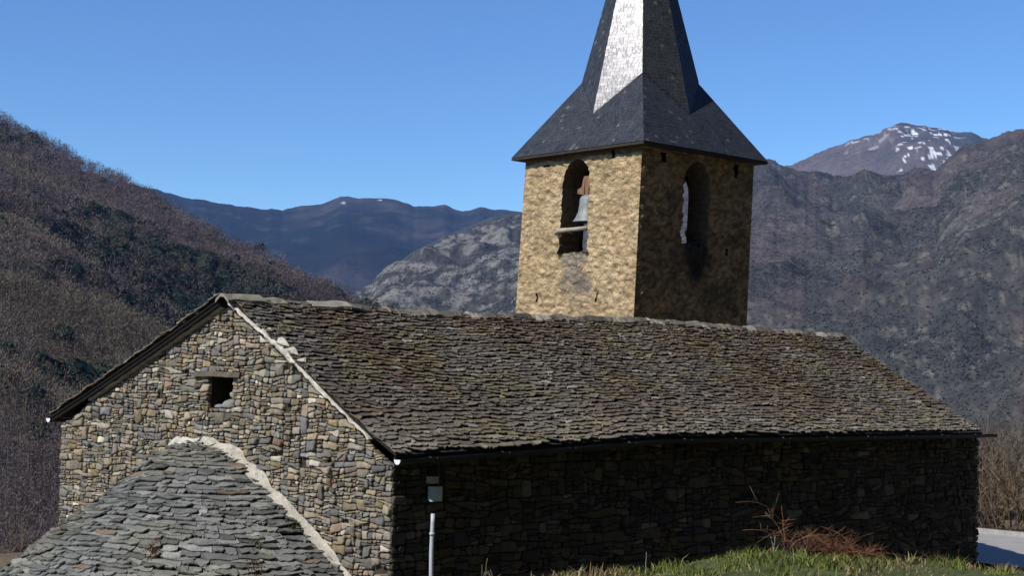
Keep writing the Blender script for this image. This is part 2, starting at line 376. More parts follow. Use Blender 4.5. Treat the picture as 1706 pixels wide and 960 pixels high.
def bare_wood(name, P, r, hmin, hmax, pal, blades=30, wid=.01):
    n = len(P); H = r.uniform(hmin, hmax, n); V = np.zeros((n, blades, 3, 3))
    pi_ = np.clip((fbm(P[:, 0]/95, P[:, 1]/95, P[:, 2]/95, seed=150, oct=3)*3.0-1.0+r.normal(0, .16, n))*len(pal), 0, len(pal)-1).astype(int)
    base = pal[pi_]*r.uniform(.75, 1.25, (n, 1)); rx = H*r.uniform(.26, .42, n); fd = np.clip(np.linalg.norm(P-CAM, axis=1)/700, .42, 1)
    for b in range(blades):
        ang = r.uniform(0, 2*np.pi, n)
        if b < 2:                       # trunk
            p0 = P+0; p1 = P+np.stack([np.cos(ang)*.05*H, np.sin(ang)*.05*H, H*r.uniform(.6, .85, n)], -1); wd = H*.012
            wv = np.stack([np.cos(ang)*wd, np.sin(ang)*wd, 0*wd], -1); V[:, b, 0] = p0-wv; V[:, b, 1] = p0+wv; V[:, b, 2] = p1; continue
        d = r.normal(size=(n, 3)); d /= np.linalg.norm(d, axis=1)[:, None]; q = r.uniform(.3, 1, n)**.6
        c = P+np.stack([d[:, 0]*rx*q, d[:, 1]*rx*q, H*(.58+.40*d[:, 2]*q)], -1)
        e1 = d*.6+r.normal(size=(n, 3))*.6+np.array([0, 0, .5]); e1 /= np.linalg.norm(e1, axis=1)[:, None]
        e2 = np.cross(e1, r.normal(size=(n, 3))); e2 /= np.linalg.norm(e2, axis=1)[:, None]
        l = (H*fd*r.uniform(.05, .12, n))[:, None]; w = (H*fd*wid*r.uniform(.6, 1.5, n))[:, None]
        V[:, b, 0] = c-e1*l; V[:, b, 1] = c+e1*l*.7+e2*w; V[:, b, 2] = c+e1*l-e2*w
    V = V.reshape(-1, 3); F = np.arange(len(V)).reshape(-1, 3)
    return np_mesh(name, V, F, np.repeat(base, blades*3, axis=0), M_wild)

def scrub(name, P, r, smin, smax, pal, k=14):
    n = len(P); S = r.uniform(smin, smax, n); base = (pal if len(pal) == n else pal[r.integers(0, len(pal), n)])*r.uniform(.65, 1.3, (n, 1)); Vs = []
    for b in range(k):
        d = r.normal(size=(n, 3)); d[:, 2] = np.abs(d[:, 2]); d /= np.linalg.norm(d, axis=1)[:, None]
        c = P + d*S[:, None]*r.uniform(.3, .8, (n, 1))*np.array([1, 1, .9])
        e1 = np.cross(d, r.normal(size=(n, 3))); e1 /= np.linalg.norm(e1, axis=1)[:, None]; e2 = np.cross(d, e1)
        q = S[:, None]*r.uniform(.25, .55, (n, 1)); Vs.append(np.stack([c+e1*q, c-e1*q*.5+e2*q*.9, c-e1*q*.5-e2*q*.9], 1))
    V = np.stack(Vs, 1).reshape(-1, 3); C = np.repeat(base, k*3, axis=0)
    return np_mesh(name, V, np.arange(len(V)).reshape(-1, 3), C, M_wild)

def con_here(c, T, u):
    band = np.exp(-((T-.66-.00012*(u-250))/.17)**2)*sstep(-150, 60, u)*sstep(700, 450, u)
    return sstep(.53, .76, con_mask(c)*.6+.4*fbm(c[:, 0]/35, c[:, 1]/35, c[:, 2]/35, seed=131)+.17*band-.03)
def con_mask(c): return fbm(c[:, 0]/110, c[:, 1]/110, c[:, 2]/110, seed=130, oct=3)
MAUVE = np.array([(.058, .047, .038), (.07, .058, .046), (.082, .065, .058), (.086, .069, .064), (.10, .082, .074), (.105, .088, .068), (.088, .076, .052)])
GREEN = np.array([(.018, .026, .016), (.024, .032, .02), (.03, .036, .02), (.016, .022, .017)])
P, C_, r = sample_hill(left_hill, 21000, lambda c, T, u: 1-.8*con_here(c, T, u), 1)
tag(bare_wood('hillside_wood', P, r, 6, 11, MAUVE*1.6*np.array([1.04, .97, .98]), blades=60, wid=.012), 'leafless grey brown wood covering the left hillside', 'wood', kind='stuff')
P, C_, r = sample_hill(left_hill, 3000, lambda c, T, u: .012+con_here(c, T, u), 2)
tag(scrub('conifer_wood', P+np.array([0, 0, 4.5]), r, 2.6, 5.0, GREEN*1.15, k=26), 'dark green conifers in clumps among the bare wood on the left hillside', 'conifers', kind='stuff')
P, C_, r = sample_hill(right_mtn, 60000, lambda c, T, u: .3+sstep(.42, .6, fbm(c[:, 0]/200, c[:, 1]/200, c[:, 2]/200, seed=82, oct=4)), 3)
tag(scrub('mountain_scrub', P, r, 1.0, 2.3, np.minimum(C_, .11)*1.4, k=8), 'bare trees and scrub dotted over the right mountain', 'scrub', kind='stuff')

# ------------------------------------------------------------------ haze
def build_haze():
    mb = MB(); mb.box((-700, -700, -700), (6600, 7400, 2000)); m = bpy.data.materials.new('haze'); m.use_nodes = True
    t = m.node_tree; t.nodes.clear(); out = t.nodes.new('ShaderNodeOutputMaterial'); pv = t.nodes.new('ShaderNodeVolumePrincipled')
    pv.inputs['Color'].default_value = (.27, .48, 1.0, 1); pv.inputs['Density'].default_value = 4.6e-5; pv.inputs['Anisotropy'].default_value = 0.0
    t.links.new(pv.outputs[0], out.inputs['Volume'])
    o = mb.build('haze', m); tag(o, 'thin blue air between the church and the far mountains', 'haze', kind='stuff')
build_haze()

# ================================================================== THE CHURCH
W, L = 9.0, 17.6
RX = [-.30, -.1, .8, 2.75, 4.18, 6.7, 10.3, 14.5, 18.6]; RZ = [2.30, 2.28, 2.23, 2.20, 2.18, 2.22, 2.30, 2.27, 2.24]
EX = [-.4, -.18, 1.56, 2.88, 4.32, 5.88, 7.6, 11.5, 17.5]; EZ = [-.09, -.08, -.03, .01, .06, .12, .11, .09, .08]
RY = 4.0
def roof_r(x, v):       # right slope, v 0 eave .. 1 ridge
    e = np.array([x, -.22, np.interp(x, EX, EZ)]); g = np.array([x+.0, RY, np.interp(x, RX, RZ)])
    p = e+(g-e)*v; p[2] += .05*math.sin(v*math.pi)*math.sin(x*1.1+v*2)*.5 - .05*math.sin(v*math.pi); return p
def roof_l(x, v):
    e = np.array([x, 9.14, .19 - .03*math.sin(x)]); g = np.array([x, RY, np.interp(x, RX, RZ)])
    p = e+(g-e)*v; p[2] -= .03*math.sin(v*math.pi); return p

def slates(mb, P, urange, vlen, expo, wr, thick, tail, jit, colfn, nfun, R, over=1.55, gap=.006, mat=0, headlift=0.004, v0=0.0):
    """courses of individual slates laid on the surface P(u, v); every slate has its own outline, thickness and tilt"""
    v = v0
    while v < vlen-.02:
        ex = expo*R.uniform(.85, 1.15) if not callable(expo) else expo(v)*R.uniform(.88, 1.12)
        ua, ub = urange(v); u = ua - R.uniform(0, wr[0]*.6); wob = R.uniform(0, 6.28)
        while u < ub:
            w = R.uniform(*wr) if R.random() > .15 else wr[0]*R.uniform(.6, 1.0)
            u1 = u+w-gap; lo = v + R.uniform(-jit, jit) + jit*.35*math.sin(u*2.1+wob)
            hi = min(lo+ex*over, vlen)
            tl = tail*R.uniform(.75, 1.35); tk = thick*R.uniform(.7, 1.35); sk = R.uniform(-1, 1)*jit*.6; tw = R.uniform(-.25, .25)*tail
            k = max(3, int(w/.16)+2)
            low = []
            for i in range(k):
                s = i/(k-1); jj = R.uniform(-1, 1)*jit*.45
                c0 = abs(s-.5)*2; low.append((u+(u1-u)*s, lo+sk*(s-.5)*2+jj+(jit*.6 if c0 > .99 else 0), tl+tw*(s-.5)*2))
            low = [low[0]] + low[1:-1] + [low[-1]]
            up = [(u1-R.uniform(0, .02), hi, headlift), (u+R.uniform(0, .02), hi, headlift)]
            pts = low+up; q = []
            for (a, b, h) in pts:
                b = max(min(b, vlen), v0-.06); ra, rb = urange(max(b, 0)); q.append((min(max(a, ra), rb), b, h))
            if max(t[0] for t in q)-min(t[0] for t in q) > .02:
                top = [P(a, b)+nfun(a, b)*h for a, b, h in q]; bot = [P(a, b)+nfun(a, b)*(h-tk) for a, b, h in q[:k]]
                V = top+bot; n = len(top)
                F = [tuple(range(n))] + [(i+1, i, n+i, n+i+1) for i in range(k-1)] + [(0, n-1, n)] + [(n-2, k-1, n+k-1)]
                um = (u+u1)/2; mb.add(V, F, colfn(um, lo, R), mat)
            u += w
        v += ex

def num_normal(P, flip=1):
    def n(a, b):
        e = .05; du = P(a+e, b)-P(a-e, b); dv = P(a, b+e)-P(a, b-e); c = np.cross(du, dv); c /= np.linalg.norm(c)+1e-12; return c*flip
    return n

# power-diagram rubble ---------------------------------------------------------
def clip_half(poly, a, b, c):       # keep a*x+b*y <= c
    out = []; n = len(poly)
    for i in range(n):
        p, q = poly[i], poly[(i+1) % n]; dp = a*p[0]+b*p[1]-c; dq = a*q[0]+b*q[1]-c
        if dp <= 0: out.append(p)
        if (dp < 0 < dq) or (dq < 0 < dp):
            t = dp/(dp-dq); out.append((p[0]+(q[0]-p[0])*t, p[1]+(q[1]-p[1])*t))
    return out
def rubble_cells(region, size, stretch, holes, R, nprng, smin=.3, smax=2.8, warp=1.0):
    """random rubble: loose courses cut again and again into uneven stones, then warped so no bed runs straight"""
    xs = [p[0] for p in region]; ys = [p[1] for p in region]; x0, x1, y0, y1 = min(xs), max(xs), min(ys), max(ys)
    def cut(poly, px, py, ang):
        a, b = -math.sin(ang), math.cos(ang); c = a*px+b*py; return clip_half(poly, a, b, c), clip_half(poly, -a, -b, -c)
    def area(P): return .5*abs(sum(P[i][0]*P[(i+1) % len(P)][1]-P[(i+1) % len(P)][0]*P[i][1] for i in range(len(P))))
    out = []
    def rec(P, target):
        if len(P) < 3: return
        a = area(P); w = max(p[0] for p in P)-min(p[0] for p in P); h = max(p[1] for p in P)-min(p[1] for p in P)
        if a < 1e-4: return
        if a < target and w/h < 4.2 and h/w < 1.6: out.append(P); return
        cx = min(p[0] for p in P)+w*R.uniform(.3, .7); cy = min(p[1] for p in P)+h*R.uniform(.3, .7)
        if w/h > stretch*R.uniform(.65, 1.5): A, B = cut(P, cx, cy, math.pi/2+R.gauss(0, .25))
        else: A, B = cut(P, cx, cy, R.gauss(0, .12))
        for q in (A, B): rec(q, size*size/stretch*1.6*min(smax, max(smin, R.lognormvariate(-.15, .85))))
    y = y0
    rects = []
    while y < y1:
        hgt = R.uniform(1.6, 2.6)*size; x = x0-R.uniform(0, size*3)
        while x < x1:
            w = R.uniform(2, 5)*size; rects.append([(x, y), (x+w, y), (x+w, y+hgt), (x, y+hgt)]); x += w
        y += hgt
    for P in rects:
        n = len(region)
        for k in range(n):
            p, q2 = region[k], region[(k+1) % n]; a, b = (q2[1]-p[1]), -(q2[0]-p[0]); P = clip_half(P, a, b, a*p[0]+b*p[1])
            if len(P) < 3: break
        if len(P) < 3: continue
        pieces = [P]
        for h in holes:
            nxt = []
            for Q in pieces:
                for (a, b, c) in ((1, 0, h[0]), (-1, 0, -h[1]), (0, 1, h[2]), (0, -1, -h[3])):
                    keep = clip_half(Q, a, b, c)
                    if len(keep) >= 3 and area(keep) > 1e-5: nxt.append(keep)
                    Q = clip_half(Q, -a, -b, -c)
                    if len(Q) < 3: break
            pieces = nxt
        for Q in pieces: rec(Q, size*size)
    cells = []
    for P in out:
        c = (sum(p[0] for p in P)/len(P), sum(p[1] for p in P)/len(P))
        Q = []
        for i in range(len(P)):
            a, b = P[i], P[(i+1) % len(P)]; l = math.hypot(b[0]-a[0], b[1]-a[1]); n = max(1, int(l/(size*.45)))
            for k in range(n): Q.append((a[0]+(b[0]-a[0])*k/n, a[1]+(b[1]-a[1])*k/n))
        Q = np.array(Q); edge = np.minimum(smooth(0, .15, Q[:, 0]-x0), smooth(0, .15, x1-Q[:, 0]))
        for h in holes:
            dh = np.maximum(np.maximum(h[0]-Q[:, 0], Q[:, 0]-h[1]), np.maximum(h[2]-Q[:, 1], Q[:, 1]-h[3])); edge = edge*smooth(-.01, .12, dh)
        k = 1/(size*3.2)
        dx = (fbm(Q[:, 0]*k, Q[:, 1]*k, seed=500, oct=2)-.5)*size*.9*edge*warp; dy = (fbm(Q[:, 0]*k*1.5, Q[:, 1]*k*1.5, seed=501, oct=2)-.5)*size*.95*edge*warp
        cells.append([(p[0]+a, p[1]+b) for p, a, b in zip(Q, dx, dy)])
    return cells
STONE_PAL = [(.225, .20, .16), (.19, .172, .145), (.155, .148, .135), (.27, .235, .18), (.235, .195, .14), (.25, .20, .13), (.26, .19, .115), (.33, .30, .245), (.46, .42, .35), (.20, .145, .10), (.17, .175, .17), (.12, .115, .105)]
STONE_W = [13, 12, 11, 11, 10, 7, 2, 5, 2.5, 3, 6, 7]
def stones(mb, cells, M3, R, gap=.0105, hmin=.006, hmax=.065, depth=.065, pal=STONE_PAL, wts=STONE_W, mat=0, base=None):
    for poly in cells:
        P = np.array(poly); c = P.mean(0); ar = .5*abs(sum(P[i][0]*P[(i+1) % len(P)][1]-P[(i+1) % len(P)][0]*P[i][1] for i in range(len(P))))
        if ar < .0012 or R.random() < .012: continue
        sz = math.sqrt(ar)
        for it in range(3 if R.random() < .15 else (2 if R.random() < .4 else 1)):          # round the corners
            Q = []
            for i in range(len(P)):
                a, b = P[i], P[(i+1) % len(P)]; k = .22 if it == 0 else .25; Q += [a*(1-k)+b*k, a*k+b*(1-k)]
            P = np.array(Q)
        d = P-c; rr = np.linalg.norm(d, axis=1)[:, None]+1e-9; g = gap*R.uniform(.5, 1.6)
        P = c + d*np.maximum(1-g/rr, .5) + np.array([[R.uniform(-1, 1)*sz*.015, R.uniform(-1, 1)*sz*.015] for _ in P])
        h = R.uniform(hmin, hmax)*min(1.3, sz/.2); tx, ty = R.uniform(-.25, .25), R.uniform(-.25, .25)
        n = len(P); V = []
        for sc, hh in ((1.0, -depth), (1.0, h*.25), (.955, h*.8), (.83, h)):
            for p in P:
                q = c+(p-c)*sc; rel = (q-c)
                V.append(M3(q[0], q[1], hh + (tx*rel[0]+ty*rel[1])*(1 if hh > 0 else 0) + R.uniform(-.1, .1)*h*(hh > 0)))
        V.append(M3(c[0], c[1], h*R.uniform(.95, 1.15)))
        F = []
        for k in range(3):
            for i in range(n): F.append((k*n+i, k*n+(i+1) % n, (k+1)*n+(i+1) % n, (k+1)*n+i))
        for i in range(n): F.append((3*n+i, 3*n+(i+1) % n, 4*n))
        col = np.array(R.choices(pal, wts)[0])*R.uniform(.68, 1.3); col = tuple(col*np.array([1.02, R.uniform(.96, 1.03), R.uniform(.86, 1.04)]))
        mb.add(V, F, col, mat, True)

church = empty('church', (0, 0, -3.0), 'long low stone church with slate roof and apse', 'church')
RS = random.Random(11)

# gable wall: core with a real window hole, faced with rubble ---------------------
WIN = (3.86, 4.50, .44, .94)
def gable_top(y): return np.interp(y, [0, RY, 9.0], [-.22, 2.16, .06])
def build_gable():
    mb = MB(); x0, x1 = .045, .62
    def slab(y0, y1, zlo0, zhi):        # vertical strip from zlo to a sloping top
        zs = zhi if not callable(zhi) else None
        a, b = (zhi(y0), zhi(y1)) if zs is None else (zhi, zhi)
        mb.add([(x0, y0, zlo0), (x0, y1, zlo0), (x0, y1, b), (x0, y0, a), (x1, y0, zlo0), (x1, y1, zlo0), (x1, y1, b), (x1, y0, a)],
               [(0, 3, 2, 1), (4, 5, 6, 7), (0, 1, 5, 4), (1, 2, 6, 5), (2, 3, 7, 6), (3, 0, 4, 7)], (.05, .042, .032), 1)
    w0, w1, z0, z1 = WIN
    slab(.60, w0, -3.7, gable_top); slab(w1, 8.95, -3.7, gable_top)
    slab(w0, w1, -3.7, z0); 
    slab(w0, RY, z1, gable_top); slab(RY, w1, z1, gable_top)
    region = [(0, -3.3), (9.0, -3.3), (9.0, .02), (RY, 2.10), (0, -.26)]
    holes = [WIN, (5.78, 5.96, .56, .70), (2.36, 2.54, .42, .55), (1.93, 2.1, -.4, -.24), (6.55, 6.68, -.45, -.35), (7.3, 7.4, .02, .1)]
    cells = rubble_cells(region, .147, 2.05, holes, RS, rng, warp=.7)
    stones(mb, cells, lambda a, b, h: (-h, a, b), RS)
    # loose stones fallen into the window mouth
    stones(mb, [[(3.87, .45), (4.16, .45), (4.12, .55), (3.98, .60), (3.87, .58)], [(3.87, .60), (3.99, .62), (4.0, .70), (3.87, .72)], [(4.18, .445), (4.4, .445), (4.36, .50), (4.2, .51)]], lambda a, b, h: (-h+.06, a, b), RS, gap=.004, pal=[(.4, .37, .31), (.2, .21, .2), (.19, .17, .14)], wts=[2, 1, 1])
    o = mb.build('gable_wall', [M_stone, M_mortar], church)
    lm = MB(); V = []                       # flat lintel stone over the window
    n = 9; pts = [(3.62+1.25*i/(n-1), .95+RS.uniform(-.008, .008)) for i in range(n)]; up = [(p[0], 1.03+RS.uniform(-.015, .015)) for p in pts]
    for p in pts: V.append((-.07+RS.uniform(-.01, .01), p[0], p[1]))
    for p in up: V.append((-.06+RS.uniform(-.01, .01), p[0], p[1]))
    for p in pts: V.append((.25, p[0], p[1]))
    for p in up: V.append((.25, p[0], p[1]))
    F = [(i, i+1, n+i+1, n+i) for i in range(n-1)]+[(i, 2*n+i, 2*n+i+1, i+1) for i in range(n-1)]+[(n+i, n+i+1, 3*n+i+1, 3*n+i) for i in range(n-1)]+[(0, n, 3*n, 2*n), (n-1, 3*n-1, 4*n-1, 2*n-1)]
    lm.add(V, F, (.11, .092, .066)); l = lm.build('window_lintel', M_stone, o)
    return o
gable = build_gable()

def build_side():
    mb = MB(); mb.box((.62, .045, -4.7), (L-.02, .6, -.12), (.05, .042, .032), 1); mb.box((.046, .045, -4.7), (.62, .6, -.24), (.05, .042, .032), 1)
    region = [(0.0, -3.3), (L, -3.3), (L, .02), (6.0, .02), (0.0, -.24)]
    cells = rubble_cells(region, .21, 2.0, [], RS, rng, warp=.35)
    stones(mb, cells, lambda a, b, h: (a, -h, b), RS, gap=.008, hmin=.006, hmax=.03, pal=[tuple(np.array(c)*.31) for c in STONE_PAL])  # stone colours scaled down to paint in this wall's deep shade
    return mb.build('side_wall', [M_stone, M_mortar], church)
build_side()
def build_back_walls():
    mb = MB(); mb.box((.62, 8.45, -4.7), (L-.02, 8.95, .02), (.14, .125, .105)); mb.build('rear_wall', M_stone, church)
    mb = MB(); x0, x1 = L-.6, L-.02
    for y0, y1 in ((.6, RY), (RY, 8.45)):
        a, b = gable_top(y0), gable_top(y1)
        mb.add([(x0, y0, -4.7), (x0, y1, -4.7), (x0, y1, b), (x0, y0, a), (x1, y0, -4.7), (x1, y1, -4.7), (x1, y1, b), (x1, y0, a)],
               [(0, 3, 2, 1), (4, 5, 6, 7), (0, 1, 5, 4), (1, 2, 6, 5), (2, 3, 7, 6), (3, 0, 4, 7)], (.14, .125, .105))
    mb.build('end_wall', M_stone, church)
build_back_walls()

# roof ------------------------------------------------------------------------
def roof_col(u, v, R):
    p = float(fbm(np.array([u*.55]), np.array([v*.7]), seed=200, oct=3)[0]); q = float(fbm(np.array([u*1.7]), np.array([v*1.9]), seed=201, oct=3)[0])
    eave = 1-min(1, v/1.1); c = np.array([.135, .115, .09])
    c = c*(1-.75*max(0, min(1, (p-.38)*4))) + np.array([.115, .078, .05])*.75*max(0, min(1, (p-.38)*4))
    c = c*(1-.55*eave)+np.array([.215, .19, .14])*.55*eave
    near = max(0, 1-abs(u-.3)/1.2)*max(0, min(1, (v-1)/1.5)); c = c*(1-.6*near)+np.array([.15, .155, .145])*.6*near
    if q > .60: c = c*.6+np.array([.17, .14, .06])*.4
    x = R.random()
    if x < .10: c = c*1.4
    elif x < .125: c = np.array([.24, .23, .20])
    elif x < .28: c = c*.7
    return tuple(c*R.uniform(.84, 1.16))
SL_R = float(np.linalg.norm(roof_r(5, 1)-roof_r(5, 0)))
Pr = lambda u, v: roof_r(u, v/SL_R)
def ur_r(v): t = v/SL_R; return (-.17+.09*t + .03*math.sin(v*9), 17.3+1.05*t + .04*math.sin(v*7))
mb = MB()
slates(mb, Pr, ur_r, SL_R, lambda v: .125-.03*v/SL_R, (.10, .27),   .018, .036, .040, roof_col, num_normal(Pr), RS)
nU = 60        # bedding under the slates
for side, fn in (('r', roof_r),):
    V = []; F = []
    for i in range(nU+1):
        for v in np.linspace(0, 1, 9):
            x0, x1 = ur_r(v*SL_R); V.append(fn(x0+(x1-x0)*i/nU, v)-np.array([0, 0, .02]))
    for i in range(nU):
        for k in range(8): F.append((i*9+k, (i+1)*9+k, (i+1)*9+k+1, i*9+k+1))
    mb.add(V, F, (.03, .027, .024))
mb.build('roof_slope', M_slate, church)
SL_L = float(np.linalg.norm(roof_l(5, 1)-roof_l(5, 0)))
Pl = lambda u, v: roof_l(u, v/SL_L)
mb = MB(); _nl = num_normal(Pl, -1)
ur_l = lambda v: (-.19+.03*math.sin(v*8), 17.5+.8*v/SL_L)
slates(mb, Pl, ur_l, SL_L, .21, (.28, .6), .030, .052, .022, roof_col, _nl, RS)
V = []; F = []
for i in range(nU+1):
    for v in np.linspace(0, 1, 9):
        x0, x1 = ur_l(v*SL_L); V.append(Pl(x0+.03+(x1-x0-.03)*i/nU, v*SL_L)-np.array([0, 0, .02]))
for i in range(nU):
    for k in range(8): F.append((i*9+k, (i+1)*9+k, (i+1)*9+k+1, i*9+k+1))
mb.add(V, F, (.03, .027, .024)); ro = mb.build('roof_slope', M_slate, church)
# boards and rafters under the left overhang
mb = MB(); n = 12
for x0, x1, dz0, dz1 in ((-.16, .75, -.065, -.028), (-.14, -.08, -.13, -.068)):
    V = []; 
    for i in range(n+1):
        v = i/n; p = Pl(0, v*SL_L*.985)
        for x, z in ((x0, dz0), (x1, dz0), (x1, dz1), (x0, dz1)): V.append((x, p[1], p[2]+z))
    F = [(i*4+k, i*4+(k+1) % 4, (i+1)*4+(k+1) % 4, (i+1)*4+k) for i in range(n) for k in range(4)]+[(0, 1, 2, 3), (n*4+3, n*4+2, n*4+1, n*4)]
    mb.add(V, F, (.008, .0065, .005))  # near-black colour paints in the shade under the overhang
mb.build('verge_boards', M_wood, church)
# ridge stones
def build_ridge():
    mb = MB(); x = -.2
    while x < 17.9:
        near = max(0, 1-x/4.); w = RS.uniform(.22, .55)*(1+near*.8); z = np.interp(x+w/2, RX, RZ)+RS.uniform(-.025, .02); t = RS.uniform(.03, .06); tl = RS.uniform(-.03, .03); y0 = RY+RS.uniform(-.05, .05)
        pts = []; m = 4
        for i in range(m+1):
            xx = x+w*i/m
            for yy, zz in ((y0-RS.uniform(.12, .23), -.055), (y0-.05, .03), (y0+.03, .045), (y0+RS.uniform(.12, .22), -.04)):
                pts.append((xx+RS.uniform(-.015, .015), yy, z+zz+tl*(i/m-.5)*2+RS.uniform(-.012, .012)))
        bot = [(p[0], p[1], p[2]-t) for p in pts]; n = len(pts); V = pts+bot; F = []
        for i in range(m):
            for k in range(3): F.append((i*4+k, (i+1)*4+k, (i+1)*4+k+1, i*4+k+1))
            F += [(i*4, n+i*4, n+i*4+4, i*4+4), (i*4+3, i*4+7, n+i*4+7, n+i*4+3)]
        for k in range(3): F += [(k, k+1, n+k+1, n+k), (m*4+k+1, m*4+k, n+m*4+k, n+m*4+k+1)]
        c = np.array([.15, .13, .10])*(1-near*.7)+np.array([.27, .25, .19])*near*.7
        if RS.random() < .25: c = np.array([.26, .24, .19])
        mb.add(V, F, tuple(c*RS.uniform(.5, 1.3))); x += w*RS.uniform(.85, 1.02)
    mb.build('ridge_stones', M_slate, church)
build_ridge()

# lime mortar fillet under each verge of the gable
def strip_mesh(line, width, proud, R, col, flipn=1, seg=60, back=.05):
    """lumpy band following 'line' on the gable plane; line(t)->(y,z) upper edge, width(t) downwards"""
    mb = MB(); V = []; F = []; C = []
    m = 5
    for i in range(seg+1):
        t = i/seg; y, z = line(t); y2, z2 = line(min(1, t+.01)); y1, z1 = line(max(0, t-.01)); d = np.array([y2-y1, z2-z1]); d /= np.linalg.norm(d)
        nrm = np.array([d[1], -d[0]])*flipn; w = width(t)*R.uniform(.7, 1.3); sh = R.uniform(-.015, .015)
        for k in range(m):
            s = k/(m-1); bul = proud*(1-(2*s-1)**2)**.5*R.uniform(.75, 1.2)
            p = np.array([y, z])+nrm*(w*s+sh); V.append((-bul-.004 + (back if k in (0, m-1) else 0), p[0], p[1])); q = R.uniform(.8, 1.15); C.append(tuple(np.array(col)*q))
    for i in range(seg):
        for k in range(m-1): F.append((i*m+k, i*m+k+1, (i+1)*m+k+1, (i+1)*m+k))
    mb.add(V, F, C, 0, True); return mb
vr = lambda t: (RY-.06-t*3.5, 2.12-t*(2.12+.22)*3.5/4.02)
mb = strip_mesh(vr, lambda t: (.07+.09*math.exp(-((t-.42)/.2)**2)) if t < .86 else .05, .11, RS, (.50, .46, .39), flipn=1)
mb.build('verge_mortar', M_lime, church)
vl = lambda t: (RY+.1+t*3.9, 2.04-t*3.9*.405)
mb = strip_mesh(vl, lambda t: .06+.03*(1-t), .09, RS, (.26, .235, .19), flipn=-1); mb.build('verge_mortar', M_lime, church)

# gutters
def build_gutter(side):
    mb = MB(); n = 40; V = []; F = []; m = 8
    for i in range(n+1):
        x = -.2+(17.75+.2)*i/n if side == 'r' else -.16+17.7*i/n
        if side == 'r': y, z = -.33, np.interp(x, EX, EZ)-.075
        else: y, z = 9.20, .115
        for k in range(m):
            a = math.pi*(1+k/(m-1)); V.append((x, y+.065*math.cos(a), z+.07*math.sin(a)))
    for i in range(n):
        for k in range(m-1): F.append((i*m+k, (i+1)*m+k, (i+1)*m+k+1, i*m+k+1))
    mb.add(V, F, (.035, .037, .04), 0, True); g = mb.build('gutter', M_metal, church)
    x = -.2 if side == 'r' else -.16; y, z = (-.33, EZ[1]-.075) if side == 'r' else (9.20, .115)
    cp = MB(); V = [(x-.006, y+.066*math.cos(math.pi*(1+k/9)), z+.071*math.sin(math.pi*(1+k/9))) for k in range(10)]
    cp.add(V+[(p[0]-.012, p[1], p[2]) for p in V], [tuple(range(10)), tuple(range(19, 9, -1))]+[(k, k+1, 11+k, 10+k) for k in range(9)]+[(9, 0, 10, 19)], (.75, .76, .76)); cp.build('gutter_end_cap', M_metal, g)
    for k in range(12 if side == 'r' else 0):
        b = MB(); x = .5+k*1.5; zz = np.interp(x, EX, EZ)-.075
        b.tube([(x, -.14, zz+.01), (x, -.25, zz-.0), (x, -.33, zz-.078), (x, -.40, zz)], .009, 5, (.1, .1, .1)); b.build('gutter_bracket', M_metal, g)
build_gutter('r'); build_gutter('l')
mb = MB(); n = 30; V = []; F = []          # fascia behind the right gutter, near-black to stand for the eave's shadow gap
for i in range(n+1):
    x = -.1+17.55*i/n; z = np.interp(x, EX, EZ)
    for yy, zz in ((-.17, -.16), (-.17, -.035), (-.13, -.035), (-.13, -.16)): V.append((x, yy, z+zz))
for i in range(n):
    for k in range(4): F.append((i*4+k, i*4+(k+1) % 4, (i+1)*4+(k+1) % 4, (i+1)*4+k))
F += [(0, 1, 2, 3), (n*4+3, n*4+2, n*4+1, n*4)]
mb.add(V, F, (.02, .018, .016)); mb.build('fascia', M_wood, church)

# apse -------------------------------------------------------------------------
AY = 4.62; PR = [0, .35, .7, 1.05, 1.4, 1.8, 2.55, 3.2, 3.76, 4.3, 4.75]; PZ = [-.16, -.175, -.235, -.35, -.535, -.785, -1.20, -1.58, -1.95, -2.33, -2.66]
_pl = np.concatenate([[0], np.cumsum(np.hypot(np.diff(PR), np.diff(PZ)))]); SLA = float(_pl[-1])
AXS = .62
def apse_p(u, v):        # u = angle metre at eave radius, v up from the eave
    s = SLA-v; r = np.interp(s, _pl, PR); z = np.interp(s, _pl, PZ); th = u/4.75
    return np.array([-r*math.cos(th)*AXS, AY-r*math.sin(th), z-.22*float(smooth(.5, 2, r))*max(0, -math.sin(th))])
def apse_col(u, v, R):
    c = np.array([.15, .15, .137]); x = R.random()
    q = float(fbm(np.array([u*.8]), np.array([v*.9]), seed=210, oct=3)[0])
    c = c*(1-.5*max(0, min(1, (q-.45)*5)))+np.array([.17, .16, .11])*.5*max(0, min(1, (q-.45)*5))
    if x < .12: c = c*1.4
    elif x < .25: c = c*.65
    elif x < .275: c = np.array([.15, .115, .08])
    return tuple(c*R.uniform(.75, 1.25))
